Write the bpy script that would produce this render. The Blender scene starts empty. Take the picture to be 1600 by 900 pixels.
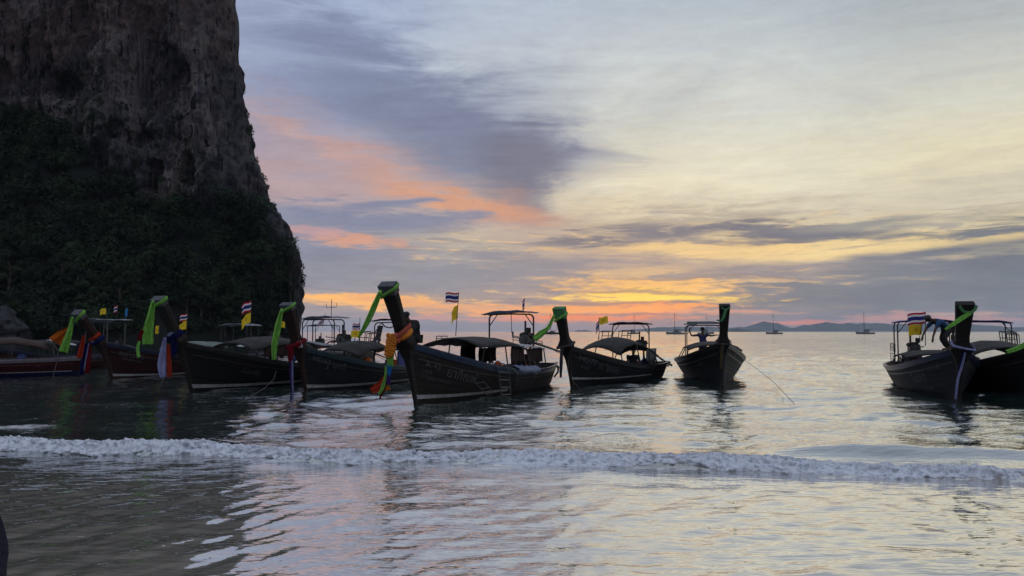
import bpy, bmesh, math, random
import numpy as np
from mathutils import Vector, Matrix

random.seed(7)
rng = np.random.default_rng(11)
SC = bpy.context.scene
COL = SC.collection
R = math.radians
PI = math.pi

# ------------------------------------------------------------------ camera
F_PX, CX, CY, HOR = 1209.0, 800.0, 450.0, 518.0
CAM_H = 2.0
PITCH = math.atan((HOR - CY) / F_PX)
cam_d = bpy.data.cameras.new('camera')
cam_d.sensor_width = 36.0
cam_d.lens = 36.0 * F_PX / 1600.0
cam_d.clip_start, cam_d.clip_end = 0.05, 40000.0
cam = bpy.data.objects.new('camera', cam_d)
cam.location = (0, 0, CAM_H)
cam.rotation_euler = (PI / 2 + PITCH, 0, 0)
COL.objects.link(cam)
SC.camera = cam


def ray(px, py):
    a, b = (px - CX) / F_PX, (CY - py) / F_PX
    c, s = math.cos(PITCH), math.sin(PITCH)
    return Vector((a, c - b * s, s + b * c))


def at(px, py, Y):
    """the point seen at photograph pixel (px, py) at distance Y ahead"""
    d = ray(px, py)
    k = Y / d.y
    return Vector((d.x * k, Y, CAM_H + d.z * k))


def azel(px, py):
    d = ray(px, py).normalized()
    return math.degrees(math.atan2(d.x, d.y)), math.degrees(math.asin(d.z))


def lin(r, g, b):
    f = lambda c: (c / 255) / 12.92 if c <= 10 else ((c / 255 + 0.055) / 1.055) ** 2.4
    return (f(r), f(g), f(b), 1.0)


# ------------------------------------------------------------------ sky
W = bpy.data.worlds.new('World')
SC.world = W
W.use_nodes = True
nt = W.node_tree
nt.nodes.clear()


def N(tree, kind, ins=None, **kw):
    n = tree.nodes.new(kind)
    for k, v in kw.items():
        setattr(n, k, v)
    for k, v in (ins or {}).items():
        if isinstance(v, bpy.types.NodeSocket):
            tree.links.new(v, n.inputs[k])
        else:
            n.inputs[k].default_value = v
    return n


def M(tree, op, a, b=None, c=None, clamp=False):
    ins = {0: a}
    if b is not None: ins[1] = b
    if c is not None: ins[2] = c
    n = N(tree, 'ShaderNodeMath', ins, operation=op)
    n.use_clamp = clamp
    return n.outputs[0]


def mixc(tree, fac, a, b, blend='MIX'):
    n = N(tree, 'ShaderNodeMix', {0: fac, 6: a, 7: b}, data_type='RGBA', blend_type=blend)
    return n.outputs[2]


def sstep(tree, v, lo, hi, a=0.0, b=1.0):
    return N(tree, 'ShaderNodeMapRange', {0: v, 1: lo, 2: hi, 3: a, 4: b}, interpolation_type='SMOOTHSTEP').outputs[0]


def ramp(tree, fac, stops, interp='LINEAR'):
    n = N(tree, 'ShaderNodeValToRGB', {0: fac})
    cr = n.color_ramp
    cr.interpolation = interp
    while len(cr.elements) < len(stops):
        cr.elements.new(0.5)
    for e, (p, c) in zip(cr.elements, stops):
        e.position = p
        e.color = c
    return n.outputs[0]


def build_sky():
    t = nt
    tc = N(t, 'ShaderNodeTexCoord').outputs['Generated']
    sep = N(t, 'ShaderNodeSeparateXYZ', {0: tc})
    x, y, z = sep.outputs
    az = M(t, 'MULTIPLY', M(t, 'ARCTAN2', x, y), 57.2958)
    el = M(t, 'MULTIPLY', M(t, 'ARCSINE', M(t, 'MINIMUM', M(t, 'MAXIMUM', z, -1.0), 1.0)), 57.2958)
    ael = M(t, 'ABSOLUTE', el)
    p0 = N(t, 'ShaderNodeCombineXYZ', {0: az, 1: ael, 2: 0.0}).outputs[0]

    def noise(scale, detail, rough=0.55, rot=0.0, loc=(0, 0, 0), dist=0.0):
        mp = N(t, 'ShaderNodeMapping', {0: p0, 1: loc, 2: (0, 0, R(rot)), 3: scale}, vector_type='POINT').outputs[0]
        return N(t, 'ShaderNodeTexNoise', {'Vector': mp, 'Scale': 1.0, 'Detail': detail, 'Roughness': rough, 'Distortion': dist}, noise_dimensions='2D').outputs[0]
    n_big = noise((0.045, 0.30, 1), 4, 0.55, 0, (3.1, 7.7, 0))            # long lazy undulation
    n_str = noise((0.16, 1.25, 1), 6, 0.62, 4, (11.3, 2.9, 0), 0.25)       # flat streaks
    n_fine = noise((0.5, 3.2, 1), 5, 0.6, -3, (1.3, 5.9, 0), 0.2)
    n_fan = noise((0.10, 0.42, 1), 6, 0.6, -24, (5.2, 8.8, 0), 0.6)        # fanned cirrus
    n_soft = noise((0.06, 0.12, 1), 3, 0.5, 10, (9.0, 4.0, 0))
    c5 = lambda n: M(t, 'SUBTRACT', n, 0.5)
    # warped elevation: small warps low down, wider ones up high
    wamt = N(t, 'ShaderNodeMapRange', {0: ael, 1: 0.0, 2: 12.0, 3: 0.55, 4: 3.2}).outputs[0]
    w = M(t, 'MULTIPLY', M(t, 'ADD', M(t, 'MULTIPLY', c5(n_big), 0.9), M(t, 'MULTIPLY', c5(n_str), 1.0)), wamt)
    elw = M(t, 'MAXIMUM', M(t, 'ADD', ael, w), 0.0)
    azw = M(t, 'ADD', az, M(t, 'MULTIPLY', c5(n_fan), 5.0))
    pw = N(t, 'ShaderNodeCombineXYZ', {0: azw, 1: elw, 2: 0.0}).outputs[0]
    f = M(t, 'DIVIDE', elw, 60.0, clamp=True)

    def column(stops):
        s = [(max(0.0, azel(800, py)[1]) / 60.0, lin(*c)) for py, c in stops]
        s.sort(key=lambda q: q[0])
        s += [(0.62, lin(170, 180, 198)), (1.0, lin(172, 182, 200))]
        return ramp(t, f, s)
    cols = [
        (500, [(0, (152, 165, 192)), (70, (158, 170, 196)), (140, (138, 147, 174)), (210, (148, 146, 166)), (260, (164, 148, 158)), (310, (162, 148, 156)), (345, (130, 136, 156)), (400, (134, 136, 154)), (440, (138, 139, 150)), (470, (170, 152, 144)), (516, (138, 140, 152))]),
        (800, [(0, (172, 182, 197)), (90, (176, 184, 194)), (180, (158, 164, 174)), (260, (152, 152, 160)), (330, (188, 176, 160)), (370, (180, 168, 150)), (420, (142, 140, 144)), (470, (158, 142, 136)), (516, (138, 136, 144))]),
        (1000, [(0, (168, 178, 189)), (100, (188, 194, 197)), (200, (194, 195, 188)), (290, (212, 206, 184)), (330, (205, 194, 168)), (360, (184, 172, 152)), (400, (210, 180, 136)), (440, (192, 162, 128)), (480, (200, 148, 112)), (516, (142, 128, 132))]),
        (1200, [(0, (162, 172, 183)), (100, (186, 192, 194)), (200, (202, 202, 192)), (300, (218, 212, 188)), (345, (194, 184, 162)), (385, (216, 194, 148)), (420, (160, 148, 140)), (460, (130, 129, 134)), (516, (138, 130, 136))]),
        (1500, [(0, (146, 157, 167)), (100, (174, 179, 180)), (200, (202, 201, 188)), (270, (214, 206, 178)), (330, (196, 188, 168)), (385, (204, 186, 144)), (425, (124, 129, 137)), (470, (122, 127, 136)), (516, (130, 130, 138))]),
    ]
    c = column(cols[0][1])
    for (a, _), (b, st) in zip(cols[:-1], cols[1:]):
        k = sstep(t, azw, azel(a, 518)[0], azel(b, 518)[0])
        c = mixc(t, k, c, column(st))
    # round towards the east the dusk deepens
    aaz = M(t, 'ABSOLUTE', M(t, 'SUBTRACT', az, 9.0))
    east = ramp(t, M(t, 'DIVIDE', ael, 90.0, clamp=True), [(0.0, lin(158, 156, 168)), (0.1, lin(164, 164, 180)), (0.35, lin(170, 176, 194)), (1.0, lin(172, 182, 200))])
    c = mixc(t, sstep(t, aaz, 38.0, 120.0), c, east)

    # low bars of grey cloud drawn across the glow, and bright gaps between them
    n_bar = noise((0.22, 2.1, 1), 7, 0.62, 2, (21.0, 13.0, 0), 0.35)
    n_gap = noise((0.30, 2.9, 1), 7, 0.62, -2, (2.0, 33.0, 0), 0.35)
    win = M(t, 'MULTIPLY', sstep(t, ael, 0.6, 2.2), sstep(t, ael, 9.5, 6.0))
    win_az = sstep(t, M(t, 'ABSOLUTE', M(t, 'SUBTRACT', az, 10.0)), 26.0, 8.0)
    c = mixc(t, M(t, 'MULTIPLY', M(t, 'MULTIPLY', sstep(t, n_gap, 0.53, 0.70), win), M(t, 'MULTIPLY', win_az, 0.62)), c, lin(250, 200, 122))
    c = mixc(t, M(t, 'MULTIPLY', M(t, 'MULTIPLY', sstep(t, n_bar, 0.50, 0.64), win), 0.72), c, lin(126, 126, 135))
    # cloud bodies: (px, py, half length, half height in px, tilt, colour, opacity, raggedness)
    S = [
        (640, 150, 370, 80, 22, (122, 132, 160), .82, 'fan'),
        (725, 222, 165, 80, 22, (112, 120, 144), .88, 'soft'),
        (660, 185, 210, 62, 22, (118, 126, 150), .60, 'fan'),
        (815, 262, 82, 84, -20, (110, 113, 131), .95, 'soft'),
        (795, 318, 60, 34, 20, (150, 128, 128), .75, 'soft'),
        (590, 262, 370, 50, 22, (172, 148, 150), .50, 'soft'),
        (560, 246, 250, 18, 24, (198, 152, 136), .40, 'fan'),
        (705, 312, 170, 22, 11, (204, 148, 118), .85, 'soft'),
        (470, 292, 170, 26, 4, (180, 152, 152), .50, 'str'),
        (585, 338, 185, 22, 2, (124, 130, 154), .92, 'str'),
        (555, 374, 92, 11, 5, (204, 150, 126), .90, 'fine'),
        (520, 396, 150, 13, 1, (128, 132, 152), .80, 'str'),
        (470, 360, 70, 14, 3, (196, 156, 158), .6, 'str'),
        (1255, 369, 185, 24, -2, (96, 104, 121), 1.0, 'str'),
        (1025, 372, 95, 18, -3, (106, 112, 126), .95, 'str'),
        (925, 389, 115, 11, 1, (108, 112, 124), .98, 'str'),
        (1550, 366, 160, 30, -2, (108, 114, 124), .95, 'str'),
        (1545, 414, 160, 17, 0, (106, 113, 125), .92, 'str'),
        (1190, 412, 190, 14, 1, (138, 134, 140), .75, 'str'),
        (930, 410, 190, 15, 1, (150, 142, 144), .65, 'str'),
        (1075, 340, 120, 20, -4, (158, 150, 140), .65, 'str'),
        (1420, 343, 190, 16, -5, (160, 156, 146), .65, 'str'),
        (1370, 458, 420, 42, 0, (108, 118, 128), .92, 'str'),
        (690, 430, 280, 30, 0, (132, 136, 147), .88, 'str'),
        (1130, 432, 160, 12, 0, (140, 134, 138), .70, 'str'),
        (1330, 394, 230, 11, -3, (236, 208, 148), .85, 'str'),
        (1085, 398, 170, 10, 2, (240, 204, 140), .75, 'str'),
        (1190, 442, 90, 5, -1, (222, 184, 132), .7, 'fine'),
        (1015, 446, 170, 12, 2, (250, 192, 108), .80, 'fine'),
        (1035, 463, 140, 13, 2, (255, 210, 92), 1.0, 'fine'),
        (1005, 482, 105, 15, 0, (252, 148, 76), .95, 'fine'),
        (900, 484, 230, 10, -1, (255, 168, 84), .95, 'fine'),
        (915, 497, 160, 7, -1, (255, 140, 70), 1.0, 'fine'),
        (570, 469, 185, 12, 1, (255, 186, 100), 1.0, 'fine'),
        (715, 478, 170, 8, 3, (236, 168, 112), .80, 'str'),
        (690, 497, 150, 5, 1, (214, 150, 136), .75, 'fine'),
        (1000, 464, 80, 7, 1, (255, 214, 96), 1.0, 'fine'),
        (1020, 455, 170, 3.5, 2, (150, 126, 112), .75, 'fine'),
        (1090, 436, 150, 3.5, 1, (140, 128, 122), .75, 'fine'),
        (930, 471, 150, 3.5, 1, (152, 122, 114), .75, 'fine'),
        (985, 490, 150, 2.5, 0, (150, 112, 112), .7, 'fine'),
        (1235, 505, 70, 5, 0, (226, 134, 110), .85, 'fine'),
        (1135, 488, 90, 5, 0, (224, 160, 126), .75, 'fine'),
        (1440, 499, 120, 6, 1, (208, 150, 138), .8, 'fine'),
        (1500, 491, 70, 3, 0, (206, 164, 146), .6, 'fine'),
    ]
    rag = {'soft': (n_fan, 0.7), 'fan': (n_fan, 1.25), 'str': (n_str, 2.1), 'fine': (n_fine, 2.2)}
    for px, py, hl, hh, tilt, colr, op, kind in S:
        a, e = azel(px, py)
        mp = N(t, 'ShaderNodeMapping', {0: pw, 1: (a, e, 0), 2: (0, 0, R(-tilt)), 3: (hl / 21.1, hh / 21.1, 1)}, vector_type='TEXTURE').outputs[0]
        ln = N(t, 'ShaderNodeVectorMath', {0: mp}, operation='LENGTH').outputs['Value']
        nn, amt = rag[kind]
        ln = M(t, 'MULTIPLY_ADD', c5(nn), amt, ln)
        k = sstep(t, ln, 1.25, 0.25, 0.0, op)
        c = mixc(t, k, c, lin(*colr))
    # thin texture over everything
    n_mot = noise((0.9, 1.9, 1), 6, 0.65, -18, (4.0, 6.0, 0), 0.8)
    tex = M(t, 'ADD', M(t, 'ADD', M(t, 'MULTIPLY', c5(n_fan), 0.30), M(t, 'MULTIPLY', c5(n_mot), 0.13)), M(t, 'ADD', M(t, 'MULTIPLY', c5(n_fine), 0.12), M(t, 'MULTIPLY', c5(n_str), 0.22)))
    c = N(t, 'ShaderNodeVectorMath', {0: c, 1: N(t, 'ShaderNodeCombineXYZ', {0: M(t, 'ADD', 1.0, tex), 1: M(t, 'ADD', 1.0, tex), 2: M(t, 'ADD', 1.0, M(t, 'MULTIPLY', tex, 0.8))}).outputs[0]}, operation='MULTIPLY').outputs[0]
    bg = N(t, 'ShaderNodeBackground', {0: c, 1: SKY_GAIN})
    sk = N(t, 'ShaderNodeTexSky', sky_type='NISHITA', sun_disc=False, sun_elevation=R(SUN_EL), sun_rotation=R(SUN_AZ))
    sk.air_density, sk.dust_density = 1.2, 2.0
    bg2 = N(t, 'ShaderNodeBackground', {0: sk.outputs[0], 1: 0.05})
    mx = N(t, 'ShaderNodeMixShader', {0: 0.06, 1: bg.outputs[0], 2: bg2.outputs[0]})   # the clear dusk sky shows faintly through the veil
    N(t, 'ShaderNodeOutputWorld', {0: mx.outputs[0]})


SUN_EL, SUN_AZ = 3.0, 9.0
SKY_GAIN = 1.20
build_sky()

# the sun itself is behind the low cloud: a weak, very soft lamp
sun_d = bpy.data.lights.new('sun', 'SUN')
sun_d.energy = 0.03
sun_d.angle = R(60)
sun_d.color = (1.0, 0.72, 0.45)
sun = bpy.data.objects.new('sun', sun_d)
sdir = Vector((math.sin(R(SUN_AZ)) * math.cos(R(SUN_EL)), math.cos(R(SUN_AZ)) * math.cos(R(SUN_EL)), math.sin(R(SUN_EL))))
sun.rotation_euler = sdir.to_track_quat('Z', 'Y').to_euler()
sun.location = (20, 60, 40)
COL.objects.link(sun)

SC.view_settings.view_transform = 'Standard'
SC.view_settings.look = 'None'
SC.view_settings.exposure = 0.0
SC.view_settings.gamma = 1.0
SC.cycles.max_bounces = 6
SC.cycles.diffuse_bounces = 2
SC.cycles.glossy_bounces = 4
SC.cycles.transmission_bounces = 3
SC.cycles.volume_bounces = 1
SC.cycles.caustics_reflective = False
SC.cycles.sample_clamp_indirect = 4.0

# ------------------------------------------------------------------ helpers
class MB:
    """collects shapes and links them as ONE mesh object"""
    def __init__(s):
        s.v, s.f, s.uv = [], [], {}

    def add(s, verts, faces):
        o = len(s.v)
        s.v += [tuple(v) for v in verts]
        s.f += [tuple(i + o for i in f) for f in faces]
        return o

    def box(s, c, d, rz=0.0, ry=0.0, taper=1.0):
        c = Vector(c)
        m = Matrix.Rotation(rz, 3, 'Z') @ Matrix.Rotation(ry, 3, 'Y')
        vs = []
        for z in (-1, 1):
            k = taper if z > 0 else 1.0
            for x, y in ((-1, -1), (1, -1), (1, 1), (-1, 1)):
                vs.append(c + m @ Vector((x * d[0] / 2 * k, y * d[1] / 2 * k, z * d[2] / 2)))
        s.add(vs, [(3, 2, 1, 0), (4, 5, 6, 7), (0, 1, 5, 4), (1, 2, 6, 5), (2, 3, 7, 6), (3, 0, 4, 7)])
        return s

    def tube(s, pts, r, n=6, cap=True, closed=False):
        pts = [Vector(p) for p in pts]
        m = len(pts)
        rs = r if isinstance(r, (list, tuple)) else [r] * m
        up = Vector((0, 0, 1))
        rings = []
        for i, p in enumerate(pts):
            a = pts[i - 1] if (i or closed) else p
            b = pts[(i + 1) % m] if (i < m - 1 or closed) else p
            d = (b - a)
            d = d.normalized() if d.length > 1e-9 else Vector((0, 0, 1))
            x = d.cross(up)
            x = x.normalized() if x.length > 1e-3 else Vector((1, 0, 0))
            y = x.cross(d).normalized()
            rings.append([p + (x * math.cos(2 * PI * k / n) + y * math.sin(2 * PI * k / n)) * rs[i] for k in range(n)])
        s.loft(rings, cap and not closed, closed)
        return s

    def loft(s, rings, cap=True, closed=False, ringclosed=True):
        n = len(rings[0])
        vs = [v for r_ in rings for v in r_]
        fs = []
        m = len(rings)
        for i in range(m if closed else m - 1):
            j = (i + 1) % m
            for k in range(n if ringclosed else n - 1):
                l = (k + 1) % n
                fs.append((i * n + k, i * n + l, j * n + l, j * n + k))
        if cap:
            fs.append(tuple(range(n - 1, -1, -1)))
            fs.append(tuple((m - 1) * n + k for k in range(n)))
        s.add(vs, fs)
        return s

    def grid(s, P):
        """P: rows of points"""
        n = len(P[0])
        s.add([v for r_ in P for v in r_], [(i * n + k, i * n + k + 1, (i + 1) * n + k + 1, (i + 1) * n + k) for i in range(len(P) - 1) for k in range(n - 1)])
        return s

    def ball(s, c, rad, seg=8, rings=6, squash=(1, 1, 1), jit=0.0):
        c = Vector(c)
        rr = []
        for i in range(rings + 1):
            a = PI * i / rings
            sa = max(math.sin(a), 0.02)
            rr.append([c + Vector((math.cos(2 * PI * k / seg) * sa * squash[0], math.sin(2 * PI * k / seg) * sa * squash[1], math.cos(a) * squash[2])) * rad * (1 + random.uniform(-jit, jit)) for k in range(seg)])
        s.loft(rr)
        return s

    def build(s, name, mat, parent=None, smooth=False, solid=0.0, fix=True):
        me = bpy.data.meshes.new(name)
        me.from_pydata(s.v, [], s.f)
        me.materials.append(mat)
        if fix:
            bm = bmesh.new()
            bm.from_mesh(me)
            bmesh.ops.recalc_face_normals(bm, faces=bm.faces)
            bm.to_mesh(me)
            bm.free()
        if smooth:
            me.polygons.foreach_set('use_smooth', [True] * len(me.polygons))
        o = bpy.data.objects.new(name, me)
        COL.objects.link(o)
        if parent: o.parent = parent
        if solid:
            md = o.modifiers.new('thickness', 'SOLIDIFY')
            md.thickness = solid
            md.offset = 0
        return o


def np_mesh(name, V, F, mat, smooth=True, parent=None):
    me = bpy.data.meshes.new(name)
    V = np.asarray(V, np.float32)
    F = np.asarray(F, np.int32)
    me.vertices.add(len(V))
    me.vertices.foreach_set('co', V.ravel())
    me.loops.add(F.size)
    me.loops.foreach_set('vertex_index', F.ravel())
    me.polygons.add(len(F))
    k = F.shape[1]
    me.polygons.foreach_set('loop_start', np.arange(0, F.size, k, dtype=np.int32))
    me.polygons.foreach_set('loop_total', np.full(len(F), k, np.int32))
    me.polygons.foreach_set('use_smooth', np.full(len(F), smooth))
    me.update(calc_edges=True)
    me.materials.append(mat)
    o = bpy.data.objects.new(name, me)
    COL.objects.link(o)
    if parent: o.parent = parent
    return o


def grid_faces(n, m):
    i, j = np.meshgrid(np.arange(n - 1), np.arange(m - 1), indexing='ij')
    a = (i * m + j).ravel()
    return np.stack([a, a + 1, a + m + 1, a + m], 1)


def thing(name, label, cat, loc=(0, 0, 0), rz=0.0, group=None):
    o = bpy.data.objects.new(name, None)
    o.empty_display_size = 0.2
    COL.objects.link(o)
    o.location = loc
    o.rotation_euler = (0, 0, rz)
    return tag(o, label, cat, group)


def tag(o, label=None, cat=None, group=None, kind=None):
    if label: o['label'] = label
    if cat: o['category'] = cat
    if group: o['group'] = group
    if kind: o['kind'] = kind
    return o


# numpy value noise -------------------------------------------------
_PERM = rng.permutation(4096)


def _h(ix, iy, iz):
    return _PERM[(_PERM[(_PERM[ix & 4095] + iy) & 4095] + iz) & 4095] / 4095.0


def vnoise(x, y, z=0.0):
    x, y, z = np.broadcast_arrays(np.asarray(x, float), np.asarray(y, float), np.asarray(z, float))
    ix, iy, iz = np.floor(x).astype(int), np.floor(y).astype(int), np.floor(z).astype(int)
    fx, fy, fz = x - ix, y - iy, z - iz
    fx, fy, fz = [q * q * q * (q * (q * 6 - 15) + 10) for q in (fx, fy, fz)]
    out = 0
    for a in (0, 1):
        for b in (0, 1):
            for c in (0, 1):
                w = (fx if a else 1 - fx) * (fy if b else 1 - fy) * (fz if c else 1 - fz)
                out = out + w * _h(ix + a, iy + b, iz + c)
    return out * 2 - 1


def fbm(x, y, z=0.0, oct=4, gain=0.5, ridged=False):
    o, a = 0.0, 1.0
    for i in range(oct):
        n = vnoise(x * 2 ** i + 17.3 * i, np.asarray(y) * 2 ** i + 5.1 * i, np.asarray(z) * 2 ** i + 9.7 * i)
        if ridged: n = 1 - 2 * np.abs(n)
        o = o + a * n
        a *= gain
    return o


def smooth01(x, a, b):
    t = np.clip((np.asarray(x, float) - a) / (b - a), 0, 1)
    return t * t * (3 - 2 * t)


# ------------------------------------------------------------------ materials
MAT = {}


def new_mat(name):
    m = bpy.data.materials.new(name)
    m.use_nodes = True
    m.node_tree.nodes.clear()
    MAT[name] = m
    return m, m.node_tree


def out(t, sh):
    N(t, 'ShaderNodeOutputMaterial', {0: sh})


def pmat(name, col, rough=0.6, var=0.25, scale=4.0, metal=0.0, spec=0.4, bump=0.0, stretch=(1, 1, 1), col2=None, translucent=0.0):
    """principled with noise-mottled colour and a little relief"""
    m, t = new_mat(name)
    tc = N(t, 'ShaderNodeTexCoord').outputs['Object']
    mp = N(t, 'ShaderNodeMapping', {0: tc, 3: stretch}).outputs[0]
    n = N(t, 'ShaderNodeTexNoise', {'Vector': mp, 'Scale': scale, 'Detail': 5.0, 'Roughness': 0.6}).outputs[0]
    c = (*col[:3], 1)
    c2 = (*col2[:3], 1) if col2 else tuple(max(0, q * (1 - var)) for q in col[:3]) + (1,)
    c1 = c if col2 else tuple(min(1, q * (1 + var)) for q in col[:3]) + (1,)
    mix = mixc(t, sstep(t, n, 0.32, 0.68), c2, c1)
    ins = {'Base Color': mix, 'Roughness': rough, 'Metallic': metal, 'Specular IOR Level': spec}
    if bump:
        ins['Normal'] = N(t, 'ShaderNodeBump', {'Height': n, 'Strength': bump, 'Distance': 0.02}).outputs[0]
    b = N(t, 'ShaderNodeBsdfPrincipled', ins)
    sh = b.outputs[0]
    if translucent:
        tr = N(t, 'ShaderNodeBsdfTranslucent', {0: mix})
        sh = N(t, 'ShaderNodeMixShader', {0: translucent, 1: sh, 2: tr.outputs[0]}).outputs[0]
    out(t, sh)
    return m


def stripes_mat(name, bands, emblem=None):
    """flag cloth: horizontal printed bands by UV"""
    m, t = new_mat(name)
    uv = N(t, 'ShaderNodeUVMap').outputs[0]
    s = N(t, 'ShaderNodeSeparateXYZ', {0: uv})
    c = ramp(t, s.outputs[1], bands, 'CONSTANT')
    if emblem:
        d = N(t, 'ShaderNodeVectorMath', {0: uv, 1: (0.5, 0.5, 0)}, operation='DISTANCE').outputs['Value']
        nz = N(t, 'ShaderNodeTexNoise', {'Vector': uv, 'Scale': 14.0, 'Detail': 2.0}).outputs[0]
        k = M(t, 'MULTIPLY', sstep(t, d, 0.24, 0.10), sstep(t, nz, 0.42, 0.56))
        c = mixc(t, k, c, emblem)
    b = N(t, 'ShaderNodeBsdfPrincipled', {'Base Color': c, 'Roughness': 0.8, 'Specular IOR Level': 0.1})
    tr = N(t, 'ShaderNodeBsdfTranslucent', {0: c})
    out(t, N(t, 'ShaderNodeMixShader', {0: 0.5, 1: b.outputs[0], 2: tr.outputs[0]}).outputs[0])
    return m


RED, WHITE, BLUE = (0.50, 0.02, 0.05, 1), (0.80, 0.80, 0.80, 1), (0.035, 0.04, 0.20, 1)
stripes_mat('flag_tricolour', [(0.0, RED), (1 / 6, WHITE), (2 / 6, BLUE), (4 / 6, WHITE), (5 / 6, RED)])
stripes_mat('flag_yellow', [(0.0, (0.85, 0.62, 0.04, 1)), (0.999, (0.85, 0.62, 0.04, 1))], emblem=(0.45, 0.22, 0.02, 1))
stripes_mat('flag_blue', [(0.0, (0.05, 0.35, 0.75, 1)), (0.999, (0.05, 0.35, 0.75, 1))])
CLOTH = dict(rough=0.85, var=0.28, scale=6, spec=0.1, translucent=0.40, bump=0.5, stretch=(3, 3, 0.6))
pmat('cloth_lime', (0.27, 0.60, 0.12), **CLOTH)
pmat('cloth_orange', (0.52, 0.15, 0.02), **CLOTH)
pmat('cloth_marigold', (0.52, 0.17, 0.015), rough=0.9, var=0.35, scale=30, bump=0.6)
pmat('cloth_pink', (0.40, 0.085, 0.05), rough=0.9, var=0.35, scale=30, bump=0.6)
pmat('cloth_red', (0.46, 0.055, 0.025), **CLOTH)
pmat('cloth_crimson', (0.20, 0.014, 0.024), **CLOTH)
pmat('cloth_blue', (0.010, 0.014, 0.085), **CLOTH)
pmat('cloth_skyblue', (0.03, 0.20, 0.55), **CLOTH)
pmat('cloth_purple', (0.085, 0.035, 0.19), **CLOTH)
pmat('cloth_white', (0.78, 0.78, 0.82), **CLOTH)
pmat('cloth_lilac', (0.36, 0.38, 0.62), **CLOTH)
pmat('cloth_gold', (0.13, 0.105, 0.05), **CLOTH)
pmat('cloth_dim', (0.10, 0.09, 0.11), **CLOTH)
pmat('steel', (0.08, 0.083, 0.09), rough=0.4, metal=0.7, var=0.3, scale=12)
pmat('galvanised', (0.11, 0.112, 0.118), rough=0.4, metal=0.5, var=0.2, scale=12)
pmat('dark_pipe', (0.020, 0.020, 0.023), rough=0.5, var=0.3, scale=12)
pmat('engine_iron', (0.014, 0.014, 0.014), rough=0.55, metal=0.3, var=0.5, scale=18, bump=0.3)
pmat('rope', (0.075, 0.066, 0.055), rough=0.95, var=0.3, scale=40, bump=0.5)
pmat('roof_dark', (0.014, 0.013, 0.013), rough=0.75, var=0.45, scale=3, bump=0.3, stretch=(1, 3, 1), translucent=0.04)
pmat('roof_brown', (0.038, 0.021, 0.015), rough=0.8, var=0.3, scale=3, bump=0.3)
pmat('roof_grey', (0.20, 0.215, 0.25), rough=0.6, var=0.15, scale=3)
pmat('roof_white', (0.42, 0.43, 0.46), rough=0.5, var=0.1, scale=3)
pmat('awning_blue', (0.17, 0.21, 0.32), rough=0.6, var=0.15, scale=3, translucent=0.2)
pmat('awning_deep_blue', (0.05, 0.07, 0.26), rough=0.6, var=0.2, scale=3, translucent=0.2)
pmat('awning_green_grey', (0.12, 0.16, 0.14), rough=0.6, var=0.2, scale=3, translucent=0.1)
pmat('curtain_brown', (0.030, 0.016, 0.014), rough=0.9, var=0.4, scale=5, bump=0.5, stretch=(4, 4, 0.6), translucent=0.1)
pmat('curtain_plastic', (0.20, 0.20, 0.20), rough=0.35, var=0.4, scale=6, bump=0.5, translucent=0.4)
pmat('deck_wood', (0.06, 0.042, 0.030), rough=0.7, var=0.35, scale=5, stretch=(0.6, 8, 4), bump=0.2)
pmat('deck_red', (0.25, 0.05, 0.04), rough=0.6, var=0.35, scale=5, stretch=(0.6, 8, 4))
pmat('cushion_blue', (0.04, 0.06, 0.16), rough=0.7, var=0.3, scale=5)
pmat('vest_orange', (0.40, 0.09, 0.02), rough=0.8, var=0.35, scale=9)
pmat('paint_white', (0.30, 0.30, 0.295), rough=0.5, var=0.25, scale=6)
pmat('letter_grey', (0.085, 0.085, 0.085), rough=0.6, var=0.4, scale=10)
pmat('letter_pale', (0.20, 0.21, 0.215), rough=0.6, var=0.35, scale=10)
pmat('letter_dim', (0.060, 0.061, 0.062), rough=0.6, var=0.4, scale=10)
pmat('yacht_white', (0.22, 0.225, 0.24), rough=0.35, var=0.08, scale=1)
pmat('yacht_dark', (0.05, 0.055, 0.06), rough=0.2, var=0.1, scale=1)
pmat('hose', (0.10, 0.10, 0.10), rough=0.6, var=0.2, scale=10)
pmat('skin', (0.075, 0.04, 0.03), rough=0.6, var=0.1, scale=10)
pmat('hair', (0.012, 0.010, 0.010), rough=0.5, var=0.3, scale=40)
pmat('shirt_blue', (0.014, 0.06, 0.15), rough=0.85, var=0.2, scale=8, bump=0.3)
pmat('shirt_navy', (0.025, 0.025, 0.10), rough=0.85, var=0.2, scale=8, bump=0.3)
pmat('shirt_black', (0.013, 0.014, 0.018), rough=0.9, var=0.3, scale=8, bump=0.3)
pmat('jacket_navy', (0.010, 0.012, 0.028), rough=0.95, var=0.5, scale=60, bump=0.8)
pmat('trousers_dark', (0.014, 0.014, 0.016), rough=0.9, var=0.2, scale=8)


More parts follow.
